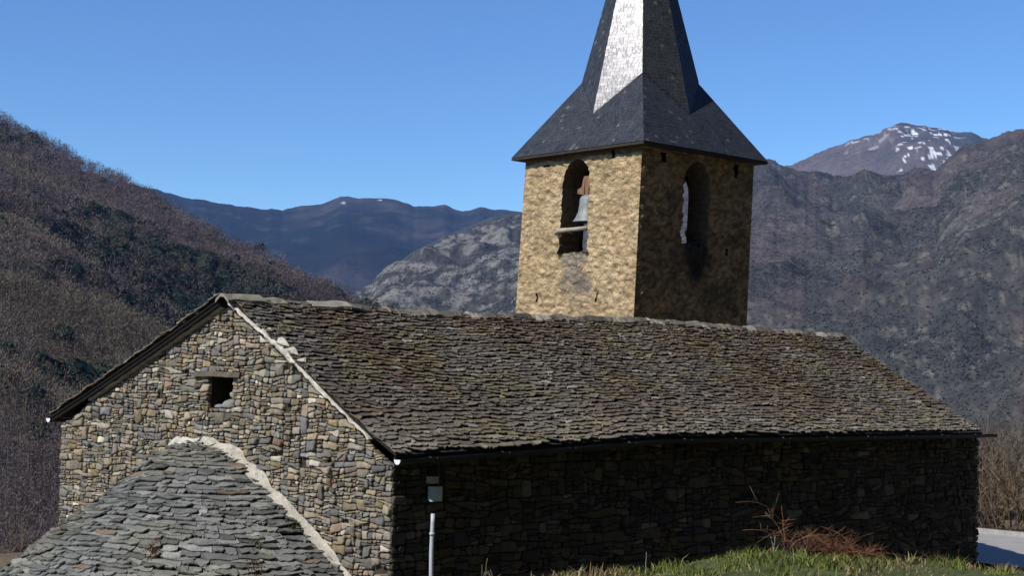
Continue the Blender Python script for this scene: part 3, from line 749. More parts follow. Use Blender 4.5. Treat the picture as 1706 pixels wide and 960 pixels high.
def build_apse():
    mb = MB(); lim = 4.75*math.pi/2
    def nf(a, b):
        s = SLA-b; r0 = np.interp(s-.05, _pl, PR); r1 = np.interp(s+.05, _pl, PR); z0 = np.interp(s-.05, _pl, PZ); z1 = np.interp(s+.05, _pl, PZ)
        dr, dz = r1-r0, z1-z0; n = math.hypot(dr, dz); nr, nz = -dz/n, dr/n; th = a/4.75; return np.array([-nr*math.cos(th), -nr*math.sin(th), nz])
    v = 0.0; R = RS                       # courses: the same slate builder, width in metres at each course's own radius
    while v < SLA-.1:
        s = SLA-v; r = max(.25, float(np.interp(s, _pl, PR))); k = 4.75/r
        ex = R.uniform(.085, .14)
        u = -lim - R.uniform(0, .3)*k
        while u < lim:
            w = (R.uniform(.16, .5) if R.random() < .8 else R.uniform(.5, .75))*k; u1 = min(u+w-.012*k, lim)
            if u1 > -lim+.02:
                ua = max(u, -lim); lo = v+R.uniform(-.045, .045); hi = min(lo+ex*1.6, SLA); n = 6
                tl = R.uniform(.028, .066); tk = R.uniform(.018, .036); tw = R.uniform(-.025, .025); low = []
                for i in range(n):
                    q = i/(n-1); low.append((ua+(u1-ua)*q, lo+R.uniform(-.026, .026)+(.05 if i in (0, n-1) else 0)*R.random(), tl+tw*(q-.5)*2))
                pts = low+[(u1, hi, .005), ((ua+u1)/2, hi, .005), (ua, hi, .005)]
                top = [apse_p(a, b)+nf(a, b)*h for a, b, h in pts]; bot = [apse_p(a, b)+nf(a, b)*(h-tk) for a, b, h in low]
                m = len(top); V = top+bot
                F = [tuple(range(m))]+[(i+1, i, m+i, m+i+1) for i in range(n-1)]+[(0, m-1, m), (m-3, n-1, m+n-1)]
                mb.add(V, F, apse_col((ua+u1)/2/k, lo, R))
            u += w
        v += ex
    V = []; F = []; na, nv = 48, 20
    for i in range(na+1):
        for j in range(nv+1):
            a = -lim+2*lim*i/na; b = SLA*j/nv; V.append(apse_p(a, b)-nf(a, b)*.02)
    for i in range(na):
        for j in range(nv): F.append((i*(nv+1)+j, (i+1)*(nv+1)+j, (i+1)*(nv+1)+j+1, i*(nv+1)+j+1))
    mb.add(V, F, (.035, .032, .028)); ar = mb.build('apse_roof', M_apse, church)
    wl = MB(); V = []; F = []
    for i in range(na+1):
        th = -math.pi/2+math.pi*i/na
        for z in (-2.84, -3.2, -4.2): V.append((-4.5*math.cos(th)*AXS, AY-4.5*math.sin(th), z))
    for i in range(na):
        for k in range(2): F.append((i*3+k, i*3+k+1, (i+1)*3+k+1, (i+1)*3+k))
    wl.add(V, F, (.16, .145, .12)); wl.build('apse_wall', M_stone, church)
    # mortar fillet where the apse roof meets the gable
    def fil(sgn, n, w0, col):
        f = MB(); V = []; F = []; C = []; m = 6
        for i in range(n+1):
            t = i/n; s = .04+(SLA-.3)*t if sgn > 0 else .04+2.9*t
            r = np.interp(s, _pl, PR); z = np.interp(s, _pl, PZ); w = w0(t)*(.7+.6*float(vnoise(np.array([s*4.]), np.array([sgn*3.]), seed=600)[0])); dr = .05*(float(vnoise(np.array([s*3.]), np.array([sgn*9.]), seed=601)[0])-.5)
            a, b = np.interp(s+.1, _pl, PR)-r, np.interp(s+.1, _pl, PZ)-z; l = math.hypot(a, b)+1e-9; nn = (-b/l, a/l)
            for k in range(m):
                q = k/(m-1); hgt = -.03+(w)*(1-q)**1.3; out = -.02-(w*.95)*q
                V.append((out-RS.uniform(0, .02), AY-sgn*(r+nn[0]*(hgt+dr)), z+nn[1]*(hgt+dr)+.045*q-(.22*float(smooth(.5, 2, r)) if sgn < 0 else 0))); C.append(tuple(np.array(col)*RS.uniform(.8, 1.15)))
        for i in range(n):
            for k in range(m-1): F.append((i*m+k, i*m+k+1, (i+1)*m+k+1, (i+1)*m+k))
        f.add(V, F, C, 0, True); f.build('mortar_fillet', M_lime, ar)
    fil(1, 60, lambda t: .165-.06*t, (.42, .385, .315)); fil(-1, 40, lambda t: .18*(1-.5*t), (.44, .41, .34))
build_apse()

# ================================================================== BELL TOWER
TYAW = -.072; lf = np.array([-math.sin(TYAW), math.cos(TYAW), 0]); rf = np.array([math.cos(TYAW), math.sin(TYAW), 0])
TB = np.array([16.626, 9.0, 0.]); TW, TL, TZ = 4.49, 4.60, 7.38
tower = empty('bell_tower', (19.0, 11.1, -3.0), 'square ochre plastered bell tower under a pointed slate spire', 'bell tower')
def tw_p(a, b, z):          # a along the left face (0..TW), b along the right face (0..TL)
    k = (TZ-z)/4.5; sh = -.15*k*_R0; ax = a + (.09*k if a > TW/2 else 0)*((a-TW/2)/(TW/2) if a > TW/2 else 0)
    return TB + lf*ax + rf*b + np.array([0, 0, z]) + sh
def arch_sd(a, z, c, hw, zb, zs):      # signed distance-ish to an arched opening
    if z > zs: return math.hypot(a-c, (z-zs)*.8)-hw
    return max(abs(a-c)-hw, zb-z)
def ragged(s, a, z, zb):
    if abs(s) > .3 or z > zb+1.0: return s
    return s+(float(fbm(np.array([a*4.5+3]), np.array([z*4.5]), seed=330, oct=2)[0])-.5)*.30*float(smooth(zb+1.0, zb+.25, z))
def tower_face(name, mp, width, op, step, extra=None, holes=(), inward=1, thick=.75):
    """plastered wall as a displaced sheet with a real arched opening and its reveals"""
    c, hw, zb, zs = op
    za, zt = -3.4, TZ-.02; na = int(width/step); nz = int((zt-za)/step); rows = [za+(zt-za)*j/nz for j in range(nz+1)]
    idx = {}; V = []; C = []; F = []; SDs = {}
    for j, z in enumerate(rows):
        for i in range(na+1):
            a = width*i/na; sd_ = ragged(arch_sd(a, z, c, hw, zb, zs), a, z, zb)
            for h in holes:
                sd_ = min(sd_, max(abs(a-h[0])-h[2], abs(z-h[1])-h[3]))
            SDs[i, j] = sd_
    for j, z in enumerate(rows):
        for i in range(na+1): idx[i, j] = len(V); V.append([width*i/na, z]); 
    keep = []
    for j in range(nz):
        for i in range(na):
            m = (SDs[i, j]+SDs[i+1, j]+SDs[i, j+1]+SDs[i+1, j+1])/4
            if m > 0: keep.append((i, j))
    A = np.array(V); 
    # pull the ring of vertices round the opening onto its outline
    for (i, j), sd_ in SDs.items():
        if abs(sd_) < step*.75:
            a, z = A[idx[i, j]]; e = .004
            def S(a, z):
                s = ragged(arch_sd(a, z, c, hw, zb, zs), a, z, zb)
                for h in holes: s = min(s, max(abs(a-h[0])-h[2], abs(z-h[1])-h[3]))
                return s
            g = np.array([S(a+e, z)-S(a-e, z), S(a, z+e)-S(a, z-e)])/(2*e); l = g@g
            if l > .1 and 0 < i < na and 0 < j < nz: A[idx[i, j]] -= np.clip(g*sd_/l, -step*.7, step*.7)
    a, z = A[:, 0], A[:, 1]
    rough = (fbm(a*3+7, z*3, seed=301, oct=3)-.5)*.05 + (fbm(a*7+z*4, z*12-a*4, seed=302, oct=2, gain=.6)-.5)*.12
    edge = np.minimum(smooth(0, .12, a), smooth(width, width-.12, a)); rough = rough*edge
    col = extra(a, z)
    W3 = np.array([mp(p[0], p[1], r) for p, r in zip(A, rough)])
    used = sorted({k for (i, j) in keep for k in (idx[i, j], idx[i+1, j], idx[i+1, j+1], idx[i, j+1])}); re = {k: n for n, k in enumerate(used)}
    F = [tuple(re[k] for k in (idx[i, j], idx[i+1, j], idx[i+1, j+1], idx[i, j+1])) for (i, j) in keep]
    mb = MB(); mb.add([W3[k] for k in used], F, [tuple(col[k]) for k in used], 0, True)
    # reveals: push the open edges of the sheet inwards
    ks = set(keep); VV = []; FF = []; CC = []
    for (i, j) in keep:
        for (di, dj, p, q) in ((-1, 0, (i, j+1), (i, j)), (1, 0, (i+1, j), (i+1, j+1)), (0, -1, (i, j), (i+1, j)), (0, 1, (i+1, j+1), (i, j+1))):
            if (i+di, j+dj) not in ks and 0 <= i+di < na and 0 <= j+dj < nz:
                b0 = len(VV); small = arch_sd(*A[idx[p]], c, hw, zb, zs) > .2
                dd = -.35 if small else -thick
                for (pp, d) in ((p, 0), (q, 0), (q, dd), (p, dd)):
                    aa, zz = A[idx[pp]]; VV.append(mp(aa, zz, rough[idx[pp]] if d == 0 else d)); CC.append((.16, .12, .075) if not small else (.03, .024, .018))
                FF.append((b0, b0+1, b0+2, b0+3))
    mb.add(VV, FF, CC)
    # inner skin, so the belfry is a closed dark room behind the openings
    ja = [thick, c-hw, c+hw, width-thick]; jz = [za, zb, zs+hw, zt]
    for ii in range(3):
        for jj in range(3):
            if ii == 1 and jj == 1: continue
            q = [(ja[ii], jz[jj]), (ja[ii+1], jz[jj]), (ja[ii+1], jz[jj+1]), (ja[ii], jz[jj+1])]
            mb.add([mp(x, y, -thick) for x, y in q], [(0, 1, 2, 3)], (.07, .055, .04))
    return mb.build(name, M_plaster, tower)
OCH = np.array([.39, .275, .145]); PALE = np.array([.46, .35, .215]); GREY = np.array([.19, .165, .135]); SOOT = np.array([.055, .048, .038])
def plaster_left(a, z):
    t = fbm(a*1.2, z*1.2, seed=310)[:, None]; f = fbm(a*8+z*4, z*13-a*4, seed=311, oct=2)[:, None]; c = OCH*(1-t)+PALE*t
    c = c*(.74+.46*smooth(.25, .75, f))
    up = smooth(5.2, 6.8, z)[:, None]; c = c*(1-.25*up)+OCH*1.0*.25*up
    d = np.maximum(np.abs(a-2.35+.12*(4.2-z))/.62, np.abs(z-3.95)/.75)+ (fbm(a*2.5, z*2.5, seed=312)-.5)*1.1
    g = smooth(.95, .6, d)[:, None]*.8; gr = GREY*(.55+.9*fbm(a*8, z*12, seed=313, oct=3)[:, None]); c = c*(1-g)+gr*g
    st = (smooth(.9, .2, np.abs(a-2.1)/.8)*smooth(2.2, 3.6, z)*smooth(4.4, 3.4, z))[:, None]*.45; c = c*(1-st)+GREY*.9*st
    band = smooth(7.02, 7.08, z+.04*np.sin(a*3))[:, None]; c = c*(1-band)+np.array([.14, .09, .05])*band
    return c
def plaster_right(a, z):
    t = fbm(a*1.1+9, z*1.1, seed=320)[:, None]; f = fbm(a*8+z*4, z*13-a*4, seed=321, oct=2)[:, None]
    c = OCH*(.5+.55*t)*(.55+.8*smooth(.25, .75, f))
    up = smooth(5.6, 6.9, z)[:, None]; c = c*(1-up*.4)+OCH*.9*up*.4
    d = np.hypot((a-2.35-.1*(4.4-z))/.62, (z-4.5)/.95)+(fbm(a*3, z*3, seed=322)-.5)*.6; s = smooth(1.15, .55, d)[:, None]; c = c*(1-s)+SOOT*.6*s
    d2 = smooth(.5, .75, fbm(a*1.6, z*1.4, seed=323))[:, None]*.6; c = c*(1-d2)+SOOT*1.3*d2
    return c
def plaster_lumps(m):
    t = m.node_tree; N = t.nodes; L = t.links; b = N['Principled BSDF']; old = b.inputs['Normal'].links[0].from_node
    g = N.new('ShaderNodeNewGeometry'); mp = N.new('ShaderNodeMapping'); mp.inputs['Scale'].default_value = (4.2, 4.2, 7.5); w = N.new('ShaderNodeTexNoise'); w.inputs['Scale'].default_value = 5
    ad = N.new('ShaderNodeVectorMath'); ad.operation = 'MULTIPLY_ADD'; ad.inputs[1].default_value = (.16, .16, .16)
    L.new(g.outputs['Position'], w.inputs['Vector']); L.new(w.outputs['Color'], ad.inputs[0]); L.new(g.outputs['Position'], ad.inputs[2]); L.new(ad.outputs[0], mp.inputs['Vector'])
    v = N.new('ShaderNodeTexVoronoi'); v.inputs['Scale'].default_value = 1.0; v.inputs['Randomness'].default_value = .9; L.new(mp.outputs[0], v.inputs['Vector'])
    bp = N.new('ShaderNodeBump'); bp.invert = True; bp.inputs['Strength'].default_value = .75; bp.inputs['Distance'].default_value = .05
    L.new(v.outputs['Distance'], bp.inputs['Height']); L.new(bp.outputs[0], old.inputs['Normal'])
    # darker colour in the hollows between the buried stones
    cs = b.inputs['Base Color'].links[0].from_socket; r = N.new('ShaderNodeMapRange'); r.inputs[1].default_value = .35; r.inputs[2].default_value = .75; r.inputs[3].default_value = 1.06; r.inputs[4].default_value = .74
    L.new(v.outputs['Distance'], r.inputs[0]); sc = N.new('ShaderNodeVectorMath'); sc.operation = 'SCALE'; L.new(cs, sc.inputs[0]); L.new(r.outputs[0], sc.inputs['Scale']); L.new(sc.outputs[0], b.inputs['Base Color'])
plaster_lumps(M_plaster)
nL = -rf; nR = -lf
OPL = (2.40, .52, 4.42, 6.40); OPR = (2.23, .52, 4.72, 6.36)
tower_face('tower_wall', lambda a, z, h: tw_p(a, 0, z)+nL*h, TW, OPL, .05, plaster_left, holes=((1.42, 3.25, .03, .15), (3.70, 3.27, .03, .15), (1.05, 7.08, .06, .13), (3.6, 6.96, .16, .03)))
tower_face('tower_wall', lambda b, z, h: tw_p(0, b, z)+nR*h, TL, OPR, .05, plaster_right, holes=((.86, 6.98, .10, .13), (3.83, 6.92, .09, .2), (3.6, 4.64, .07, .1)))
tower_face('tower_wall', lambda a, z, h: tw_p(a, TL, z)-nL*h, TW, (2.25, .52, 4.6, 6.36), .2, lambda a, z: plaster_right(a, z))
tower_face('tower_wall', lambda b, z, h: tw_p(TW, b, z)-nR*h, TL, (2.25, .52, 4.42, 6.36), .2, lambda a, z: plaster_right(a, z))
# floor and ceiling of the belfry
mb = MB(); mb.add([tw_p(.05, .05, 4.3), tw_p(TW-.05, .05, 4.3), tw_p(TW-.05, TL-.05, 4.3), tw_p(.05, TL-.05, 4.3)], [(0, 1, 2, 3)], (.05, .04, .03)); mb.build('belfry_floor', M_wood, tower)
# weathered beam across the left opening
mb = MB(); 
pts = [tw_p(3.0, 0, 5.02)+nL*.10, tw_p(2.9, 0, 5.10)+nL*.10, tw_p(2.4, 0, 5.11)+nL*.06, tw_p(1.85, 0, 5.13)+nL*.03]
mb.tube(pts, [.055, .075, .06, .06], 7, (.36, .31, .24)); mb.build('sill_beam', M_wood, tower)

# spire --------------------------------------------------------------------------
SC = np.array([tw_p(TW/2, TL/2, TZ)[0], tw_p(TW/2, TL/2, TZ)[1]]) - .02*_R0[:2]
EZT = 7.27; HS = TW/2+.31
CR0 = HS*math.sqrt(2); KZ = 9.44; CRK = 1.66; SLP = .257; MIDR = .965; APEX = KZ+CRK/SLP
def oc(k, z):        # octagon vertex k (even = along a tower diagonal)
    r = CRK-SLP*(z-KZ); r *= 1 if k % 2 == 0 else MIDR
    ang = math.atan2(*((-(lf+rf))[:2][::-1])) - k*math.pi/4      # k=0 is the corner nearest the church
    return np.array([SC[0]+r*math.cos(ang), SC[1]+r*math.sin(ang), z])
def sq(k):           # eave corner k (0..3), corner 0 nearest
    ang = math.atan2(*((-(lf+rf))[:2][::-1])) - k*math.pi/2
    return np.array([SC[0]+CR0*math.cos(ang), SC[1]+CR0*math.sin(ang), EZT])
# height where a mid vertex meets the skirt face
def apoth(z): return (CR0-(CR0-CRK)*(z-EZT)/(KZ-EZT))/math.sqrt(2)
zm = EZT
while apoth(zm) > (CRK-SLP*(zm-KZ))*MIDR: zm += .002
def facet_slates(mb, poly, expo, wr, R, colfn, thick=.004, tail=.005):
    """slate a planar polygon; its first edge is the lowest"""
    P = [np.array(p, float) for p in poly]; O = P[0]; eu = P[1]-P[0]; eu /= np.linalg.norm(eu)
    nrm = np.cross(P[1]-P[0], P[2]-P[0]); nrm /= np.linalg.norm(nrm)
    hz = np.array([0, 0, 1.]); eh = np.cross(hz, nrm); eh /= np.linalg.norm(eh); ev = np.cross(nrm, eh)
    if eh@eu < 0: pass
    uv = np.array([((p-O)@eh, (p-O)@ev) for p in P]); v0, v1 = uv[:, 1].min(), uv[:, 1].max()
    def rangev(v):
        v = min(max(v+v0, v0+1e-4), v1-1e-4); xs = []
        for i in range(len(uv)):
            a, b = uv[i], uv[(i+1) % len(uv)]
            if (a[1]-v)*(b[1]-v) <= 0 and abs(a[1]-b[1]) > 1e-9: xs.append(a[0]+(b[0]-a[0])*(v-a[1])/(b[1]-a[1]))
        return (min(xs), max(xs)) if xs else (0, 0)
    Pf = lambda u, v: O+eh*u+ev*(v+v0)
    slates(mb, Pf, rangev, v1-v0, expo, wr, thick, tail, .006, colfn, lambda a, b: nrm, R, over=1.35, gap=.004, headlift=.002)
    mb.add([p-nrm*.004 for p in P], [tuple(range(len(P)))], (.03, .032, .036))
def spire_col(u, v, R):
    c = np.array([.042, .046, .053])*R.uniform(.86, 1.14); x = R.random()
    if x < .02: c = np.array([.10, .10, .09])
    elif x < .08: c = c*.75
    return tuple(c)
R2 = random.Random(5)
mb = MB()
for k in range(4):          # skirt: one face per side of the tower
    k2 = (k+1) % 4; poly = [sq(k2), sq(k), oc(2*k, KZ), oc(2*k+1, zm), oc((2*k+2) % 8, KZ)]
    # the mid vertex lies just on the face plane; flatten it exactly
    n = np.cross(poly[1]-poly[0], poly[2]-poly[0]); n /= np.linalg.norm(n); poly[3] = poly[3]-n*((poly[3]-poly[0])@n)
    # split at the mid vertex so both pieces are convex
    n0 = n if n[2] > 0 else -n
    a, b, c_, d, e = poly; bm = (a+b)/2
    for pc in ([bm, b, c_, d], [a, bm, d, e]):
        q = pc if np.cross(pc[1]-pc[0], pc[2]-pc[0])[2] > 0 else pc[::-1]
        facet_slates(mb, q, .10, (.09, .17), R2, spire_col)
skirt = mb.build('spire_skirt', M_spire, tower)
mb = MB(); top = np.array([SC[0], SC[1], APEX-.15])
for k in range(8):
    zk = KZ if k % 2 == 0 else zm; zk2 = KZ if k % 2 else zm; k2 = (k+1) % 8
    a, b = oc(k, zk), oc(k2, zk2); lo, hi = (a, b) if a[2] < b[2] else (b, a)
    q = [a, b, top]; q = q if (np.cross(q[1]-q[0], q[2]-q[0])@np.array([a[0]+b[0]-2*SC[0], a[1]+b[1]-2*SC[1], 0])) > 0 else [b, a, top]
    facet_slates(mb, q, .10, (.09, .16), R2, spire_col)
mb.build('spire', M_spire, tower)
# eave slab: soffit boards and edge
mb = MB(); s4 = [sq(k) for k in range(4)]
V = [p+np.array([0, 0, -.012]) for p in s4]+[p+np.array([0, 0, -.075]) for p in s4]
mb.add(V, [(4, 5, 6, 7), (0, 1, 5, 4), (1, 2, 6, 5), (2, 3, 7, 6), (3, 0, 4, 7)], (.045, .036, .028)); mb.build('eave_boards', M_wood, tower)
mb = MB(); 
for k in range(8):
    p = oc(k, APEX-.45); 
mb.tube([(SC[0], SC[1], APEX-.6), (SC[0], SC[1], APEX+.5)], [.10, .03], 8, (.2, .2, .2)); mb.build('spire_finial', M_metal, tower)

# bell (hangs in the left opening) ---------------------------------------------------
def build_bell():
    base = tw_p(2.2, 0, 5.33)-nL*.36
    t = empty('bell', tuple(base), 'grey green bronze bell hanging in the sunlit tower opening', 'bell')
    prof = [(.44, 0), (.43, .035), (.36, .14), (.30, .28), (.27, .46), (.26, .62), (.23, .70), (.14, .75), (.0, .77)]; mb = MB(); n = 28; V = []; F = []
    for r, z in prof:
        for k in range(n): a = 2*math.pi*k/n; V.append(base+np.array([r*math.cos(a), r*math.sin(a), z]))
    for i in range(len(prof)-1):
        for k in range(n): F.append((i*n+k, i*n+(k+1) % n, (i+1)*n+(k+1) % n, (i+1)*n+k))
    mb.add(V, F, (.2, .24, .22), 0, True); mb.build('bell_body', M_bronze, t)
    mb = MB(); mb.tube([base+np.array([0, 0, .05]), base+np.array([0, 0, -.04])], [.02, .05], 8, (.1, .1, .1)); mb.build('clapper', M_metal, t)
    # timber headstock, waisted, with iron straps
    hs = MB(); outline = [(-.36, .80), (-.36, .92), (-.20, .98), (-.17, 1.12), (-.11, 1.27), (.11, 1.27), (.17, 1.12), (.20, .98), (.36, .92), (.36, .80), (.1, .75), (-.1, .75)]
    n = len(outline); V = [base+lf*a+nL*.10+np.array([0, 0, z]) for a, z in outline]+[base+lf*a-nL*.10+np.array([0, 0, z]) for a, z in outline]
    hs.add(V, [tuple(range(n)), tuple(range(2*n-1, n-1, -1))]+[(i, n+i, n+(i+1) % n, (i+1) % n) for i in range(n)], (.20, .115, .07)); hs.build('headstock', M_wood, t)
    for s in (-.09, .09):
        st = MB(); st.tube([base+lf*s+nL*.115+np.array([0, 0, .68]), base+lf*s+nL*.115+np.array([0, 0, 1.2])], .018, 6, (.25, .14, .09)); st.build('strap', M_metal, t)
build_bell()

# ------------------------------------------------------------------ cabinet and conduit on the side wall
bx = empty('meter_box', (.76, -.12, -.8), 'pale grey cable box fixed high on the shaded side wall', 'cable box')
mb = MB(); mb.box((.66, -.15, -.79), (.85, -.045, -.575), (.42, .50, .50)); mb.build('box_body', M_plastic, bx)
mb = MB(); mb.box((.672, -.162, -.778), (.838, -.152, -.587), (.46, .55, .55)); mb.build('box_door', M_plastic, bx)
mb = MB(); mb.box((.63, -.12, -.53), (.80, -.03, -.43), (.42, .37, .28)); mb.build('junction_block', M_lime, bx)
mb = MB(); mb.tube([(.83, -.09, -.55), (.83, -.075, -.30), (.84, -.08, -.14)], .014, 6, (.05, .05, .05)); mb.build('cable', M_plastic, bx)
cn = empty('conduit', (.64, -.14, -3.0), 'white plastic cable conduit catching the sun below the pale box', 'conduit')
mb = MB(); z = [-.96, -1.1, -1.5, -1.9, -2.4, -3.1]; mb.tube([(.65+.008*math.sin(q*5), -.165, q) for q in z], .032, 10, (.46, .50, .55)); mb.build('pipe', M_plastic, cn)
for q in (-1.25, -2.1): 
    mb = MB(); mb.tube([(.65, -.165, q-.02), (.65, -.165, q+.02)], .041, 10, (.45, .46, .47)); mb.build('clip', M_metal, cn)
# ------------------------------------------------------------------ foreground vegetation
def grass_mesh(name, pts, R, hmin, hmax, pal, wid=.006, lean=.5, label='', cat='grass', seg=2):
    n = len(pts); H = R.uniform(hmin, hmax, n)*(.45+1.3*smooth(.35, .7, fbm(pts[:, 0]*1.9, pts[:, 1]*1.9, seed=402, oct=2))); ang = R.uniform(0, 6.283, n); ln = R.uniform(.1, lean, n)*H; fa = R.uniform(0, 3.14, n)
    d = np.stack([np.cos(ang), np.sin(ang), 0*ang], -1); wv = np.stack([np.cos(fa), np.sin(fa), 0*fa], -1)*(R.uniform(.6, 1.3, n)*wid)[:, None]
    p0 = pts; p1 = pts+d*(ln*.35)[:, None]+np.array([0, 0, 1.])*(H*.6)[:, None]; p2 = pts+d*ln[:, None]*1.0+np.array([0, 0, 1.])*(H*R.uniform(.8, 1, n))[:, None]
    V = np.stack([p0-wv, p0+wv, p1-wv*.7, p1+wv*.7, p2], 1).reshape(-1, 3); b = np.arange(n)[:, None]*5
    F = np.concatenate([b+np.array([0, 1, 3]), b+np.array([0, 3, 2]), b+np.array([2, 3, 4])]); 
    C = np.repeat(pal(pts, R), 5, axis=0)
    return np_mesh(name, V, F, C, M_grass)
RG = np.random.default_rng(33)
n = 120000; gx = RG.uniform(-6, 17, n); gy = RG.uniform(-10, -1.2, n)
cl = fbm(gx*1.3, gy*1.3, seed=400, oct=3); k = (RG.random(n) < smooth(.30, .52, cl)+.15); gx, gy, cl = gx[k], gy[k], cl[k]
G = np.stack([gx, gy, ground_z(gx, gy)-.02], -1)
def gpal(p, R):
    a = fbm(p[:, 0]*.8, p[:, 1]*.8, seed=401, oct=3)[:, None]; q = R.random((len(p), 1)); dry = smooth(.40, .60, a+ .018*(p[:, :1]-2.5))*.95
    g = np.array([.095, .128, .024])*(.5+.9*R.random((len(p), 1))) + np.array([.03, .02, 0])*R.random((len(p), 1)); s = np.where(R.random((len(p), 1)) < .6, np.array([.30, .235, .12]), np.array([.17, .11, .06]))*(.6+.8*R.random((len(p), 1)))
    return np.where(q < dry*.75+.12, s, g)
tag(grass_mesh('bank_grass', G, RG, .04, .125, gpal, wid=.008, lean=1.3), 'green and straw grass on the bank before the side wall', 'grass', kind='stuff')

def stem_plant(name, base, stems, col, label, cat, group=None, rad=.006, twigs=0, R=RS, colv=.25):
    """stems: (direction deg, length, arch) from one root"""
    mb = MB()
    for (az, ln, arch, up) in stems:
        d = np.array([math.cos(R_(az)), math.sin(R_(az)), 0]); pts = []; c = tuple(np.array(col)*R.uniform(1-colv, 1+colv)); m = 9
        for i in range(m):
            t = i/(m-1); pts.append(np.array(base)+d*ln*(t*(1-up)+arch*t*t)+np.array([R.uniform(-1, 1), R.uniform(-1, 1), 0])*.01*ln+np.array([0, 0, 1.])*ln*(up*t*1.0-arch*.75*t*t))
        mb.tube(pts, [rad*(1-.75*i/(m-1)) for i in range(m)], 4, c)
        for w in range(twigs):
            i = R.randrange(2, m-1); q = pts[i]; e = np.array([R.uniform(-1, 1), R.uniform(-1, 1), R.uniform(0, 1)])*ln*.16
            mb.tube([q, q+e*.6, q+e], [rad*.5, rad*.4, rad*.2], 3, c)
    o = mb.build(name, M_twig); return tag(o, label, cat, group)
def at_ground(x, y): return (x, y, float(ground_z(x, y))-.03)
def dry(k, ln, col=0): return [(RS.uniform(0, 360), ln*RS.uniform(.5, 1), RS.uniform(0, .25), RS.uniform(.75, .98)) for _ in range(k)]
def bank_at(u, y=-4.6):
    d = ray(u, 900); t = (y-CAM[1])/d[1]; return CAM[0]+d[0]*t
RS.seed(5)
stem_plant('dry_stalk', at_ground(bank_at(868), -4.0), dry(7, .62), (.27, .22, .15), 'pale dry stalks standing alone left of the grass bank', 'dry plant', rad=.012)
stem_plant('dry_stalk', at_ground(bank_at(830), -4.1), dry(4, .34), (.22, .17, .11), 'short dry stalks at the low left end of the bank', 'dry plant', rad=.009)
stem_plant('dry_stalk', at_ground(bank_at(893), -4.0), dry(4, .38), (.24, .18, .12), 'bent dry stalk at the first green tufts of the bank', 'dry plant', rad=.009)
stem_plant('dry_stalk', at_ground(bank_at(1066), -4.7), [(20, .32, 0, .98)], (.3, .27, .2), 'single thin pale stalk between two green tufts', 'dry plant', rad=.009)
stem_plant('dry_stalk', at_ground(bank_at(1258), -4.9), dry(5, .36), (.48, .45, .38), 'whitish dead stalks in front of the arching brambles', 'dry plant', rad=.010)
stem_plant('dry_stalk', at_ground(bank_at(1530), -5.2), dry(6, .30), (.48, .45, .38), 'whitish dead stalks near the right end of the bank', 'dry plant', rad=.010)
bx0 = bank_at(1310, -4.7)
stem_plant('bramble', at_ground(bx0, -4.7), [(180, 1.7, .75, 1.05), (188, 1.4, .7, .98), (150, .9, .3, .95), (170, 1.1, .6, .85), (195, 1.2, .9, .95), (330, 1.0, .8, .9), (10, .9, .7, .9)], (.24, .14, .09), 'tall bramble arching left over the bank', 'bramble', rad=.008, twigs=4)
stem_plant('bramble', at_ground(bank_at(1308, -4.7), -4.7), [(90, .78, .05, .97), (60, .62, .1, .95)], (.26, .095, .05), 'upright rust red bramble shoots beside the arching stems', 'bramble', rad=.009, twigs=3)
for i, (u, lab) in enumerate(((1345, 'low tangle of brown bramble right of the red shoots'), (1390, 'low rust brown bramble tangle on the crest of the bank'), (1425, 'orange brown bramble clump where the bank starts to drop'), (1475, 'dark sparse bramble on the falling side of the bank'))):
    st = [(RS.uniform(0, 360), RS.uniform(.4, 1.0), RS.uniform(.35, .8), RS.uniform(.65, .95)) for _ in range(34 if i < 3 else 16)]
    stem_plant('bramble', at_ground(bank_at(u, -4.7), -4.7), st, ((.13, .07, .045), (.16, .078, .046), (.20, .09, .046), (.10, .058, .04))[i], lab, 'bramble', rad=.0065, twigs=7)
stem_plant('bramble', at_ground(bank_at(1560, -4.7), -4.7), [(180, 1.0, .7, .85), (170, .6, .5, .9)]+dry(8, .5), (.15, .09, .06), 'thin bramble with one long arch near the road end of the wall', 'bramble', rad=.007, twigs=3)
stem_plant('bramble', at_ground(bank_at(1600, -4.7), -4.7), dry(16, .5), (.19, .11, .065), 'brown bramble stems below the far corner of the church', 'bramble', rad=.006, twigs=3)

# tufts rooted between the apse slates
def tuft(u, v, n, h, col, label, cat, brown=False):
    # walk down the view ray to the apse surface, then plant there
    d = ray(u, v); best = None
    for t in np.linspace(12, 34, 900):
        p = CAM+d*t; r = math.hypot(p[0]/AXS, p[1]-AY)
        if p[0] < 0 and r < 4.75 and p[2] < np.interp(r, PR, PZ)+.02: best = p; break
    if best is None: return
    mb = MB()
    for _ in range(n):
        a = RS.uniform(0, 6.28); b = best+np.array([max(-1, min(1, RS.gauss(0, .5)))*h*.8, max(-1, min(1, RS.gauss(0, .5)))*h*.8, 0]); r = math.hypot(b[0]/AXS, b[1]-AY); b[2] = np.interp(r, PR, PZ)+.01; l = h*RS.uniform(.4, 1); e = b+np.array([math.cos(a)*l*.6, math.sin(a)*l*.6, l*.8]); w = np.array([-math.sin(a), math.cos(a), 0])*.008
        c = tuple(np.array(col)*RS.uniform(.6, 1.4)); mb.add([b-w, b+w, (b+e)/2+w+np.array([0, 0, l*.12]), (b+e)/2-w+np.array([0, 0, l*.12]), e], [(0, 1, 2, 3), (3, 2, 4)], c)
    tag(mb.build('moss_tuft' if not brown else 'dead_fern', M_grass), label, cat)
G1 = (.06, .085, .022)
tuft(430, 912, 70, .14, G1, 'green grass tuft low on the apse roof right of the centre', 'grass tuft')
tuft(492, 882, 80, .13, (.075, .10, .022), 'bright green tuft against the mortar edge of the apse roof', 'grass tuft')
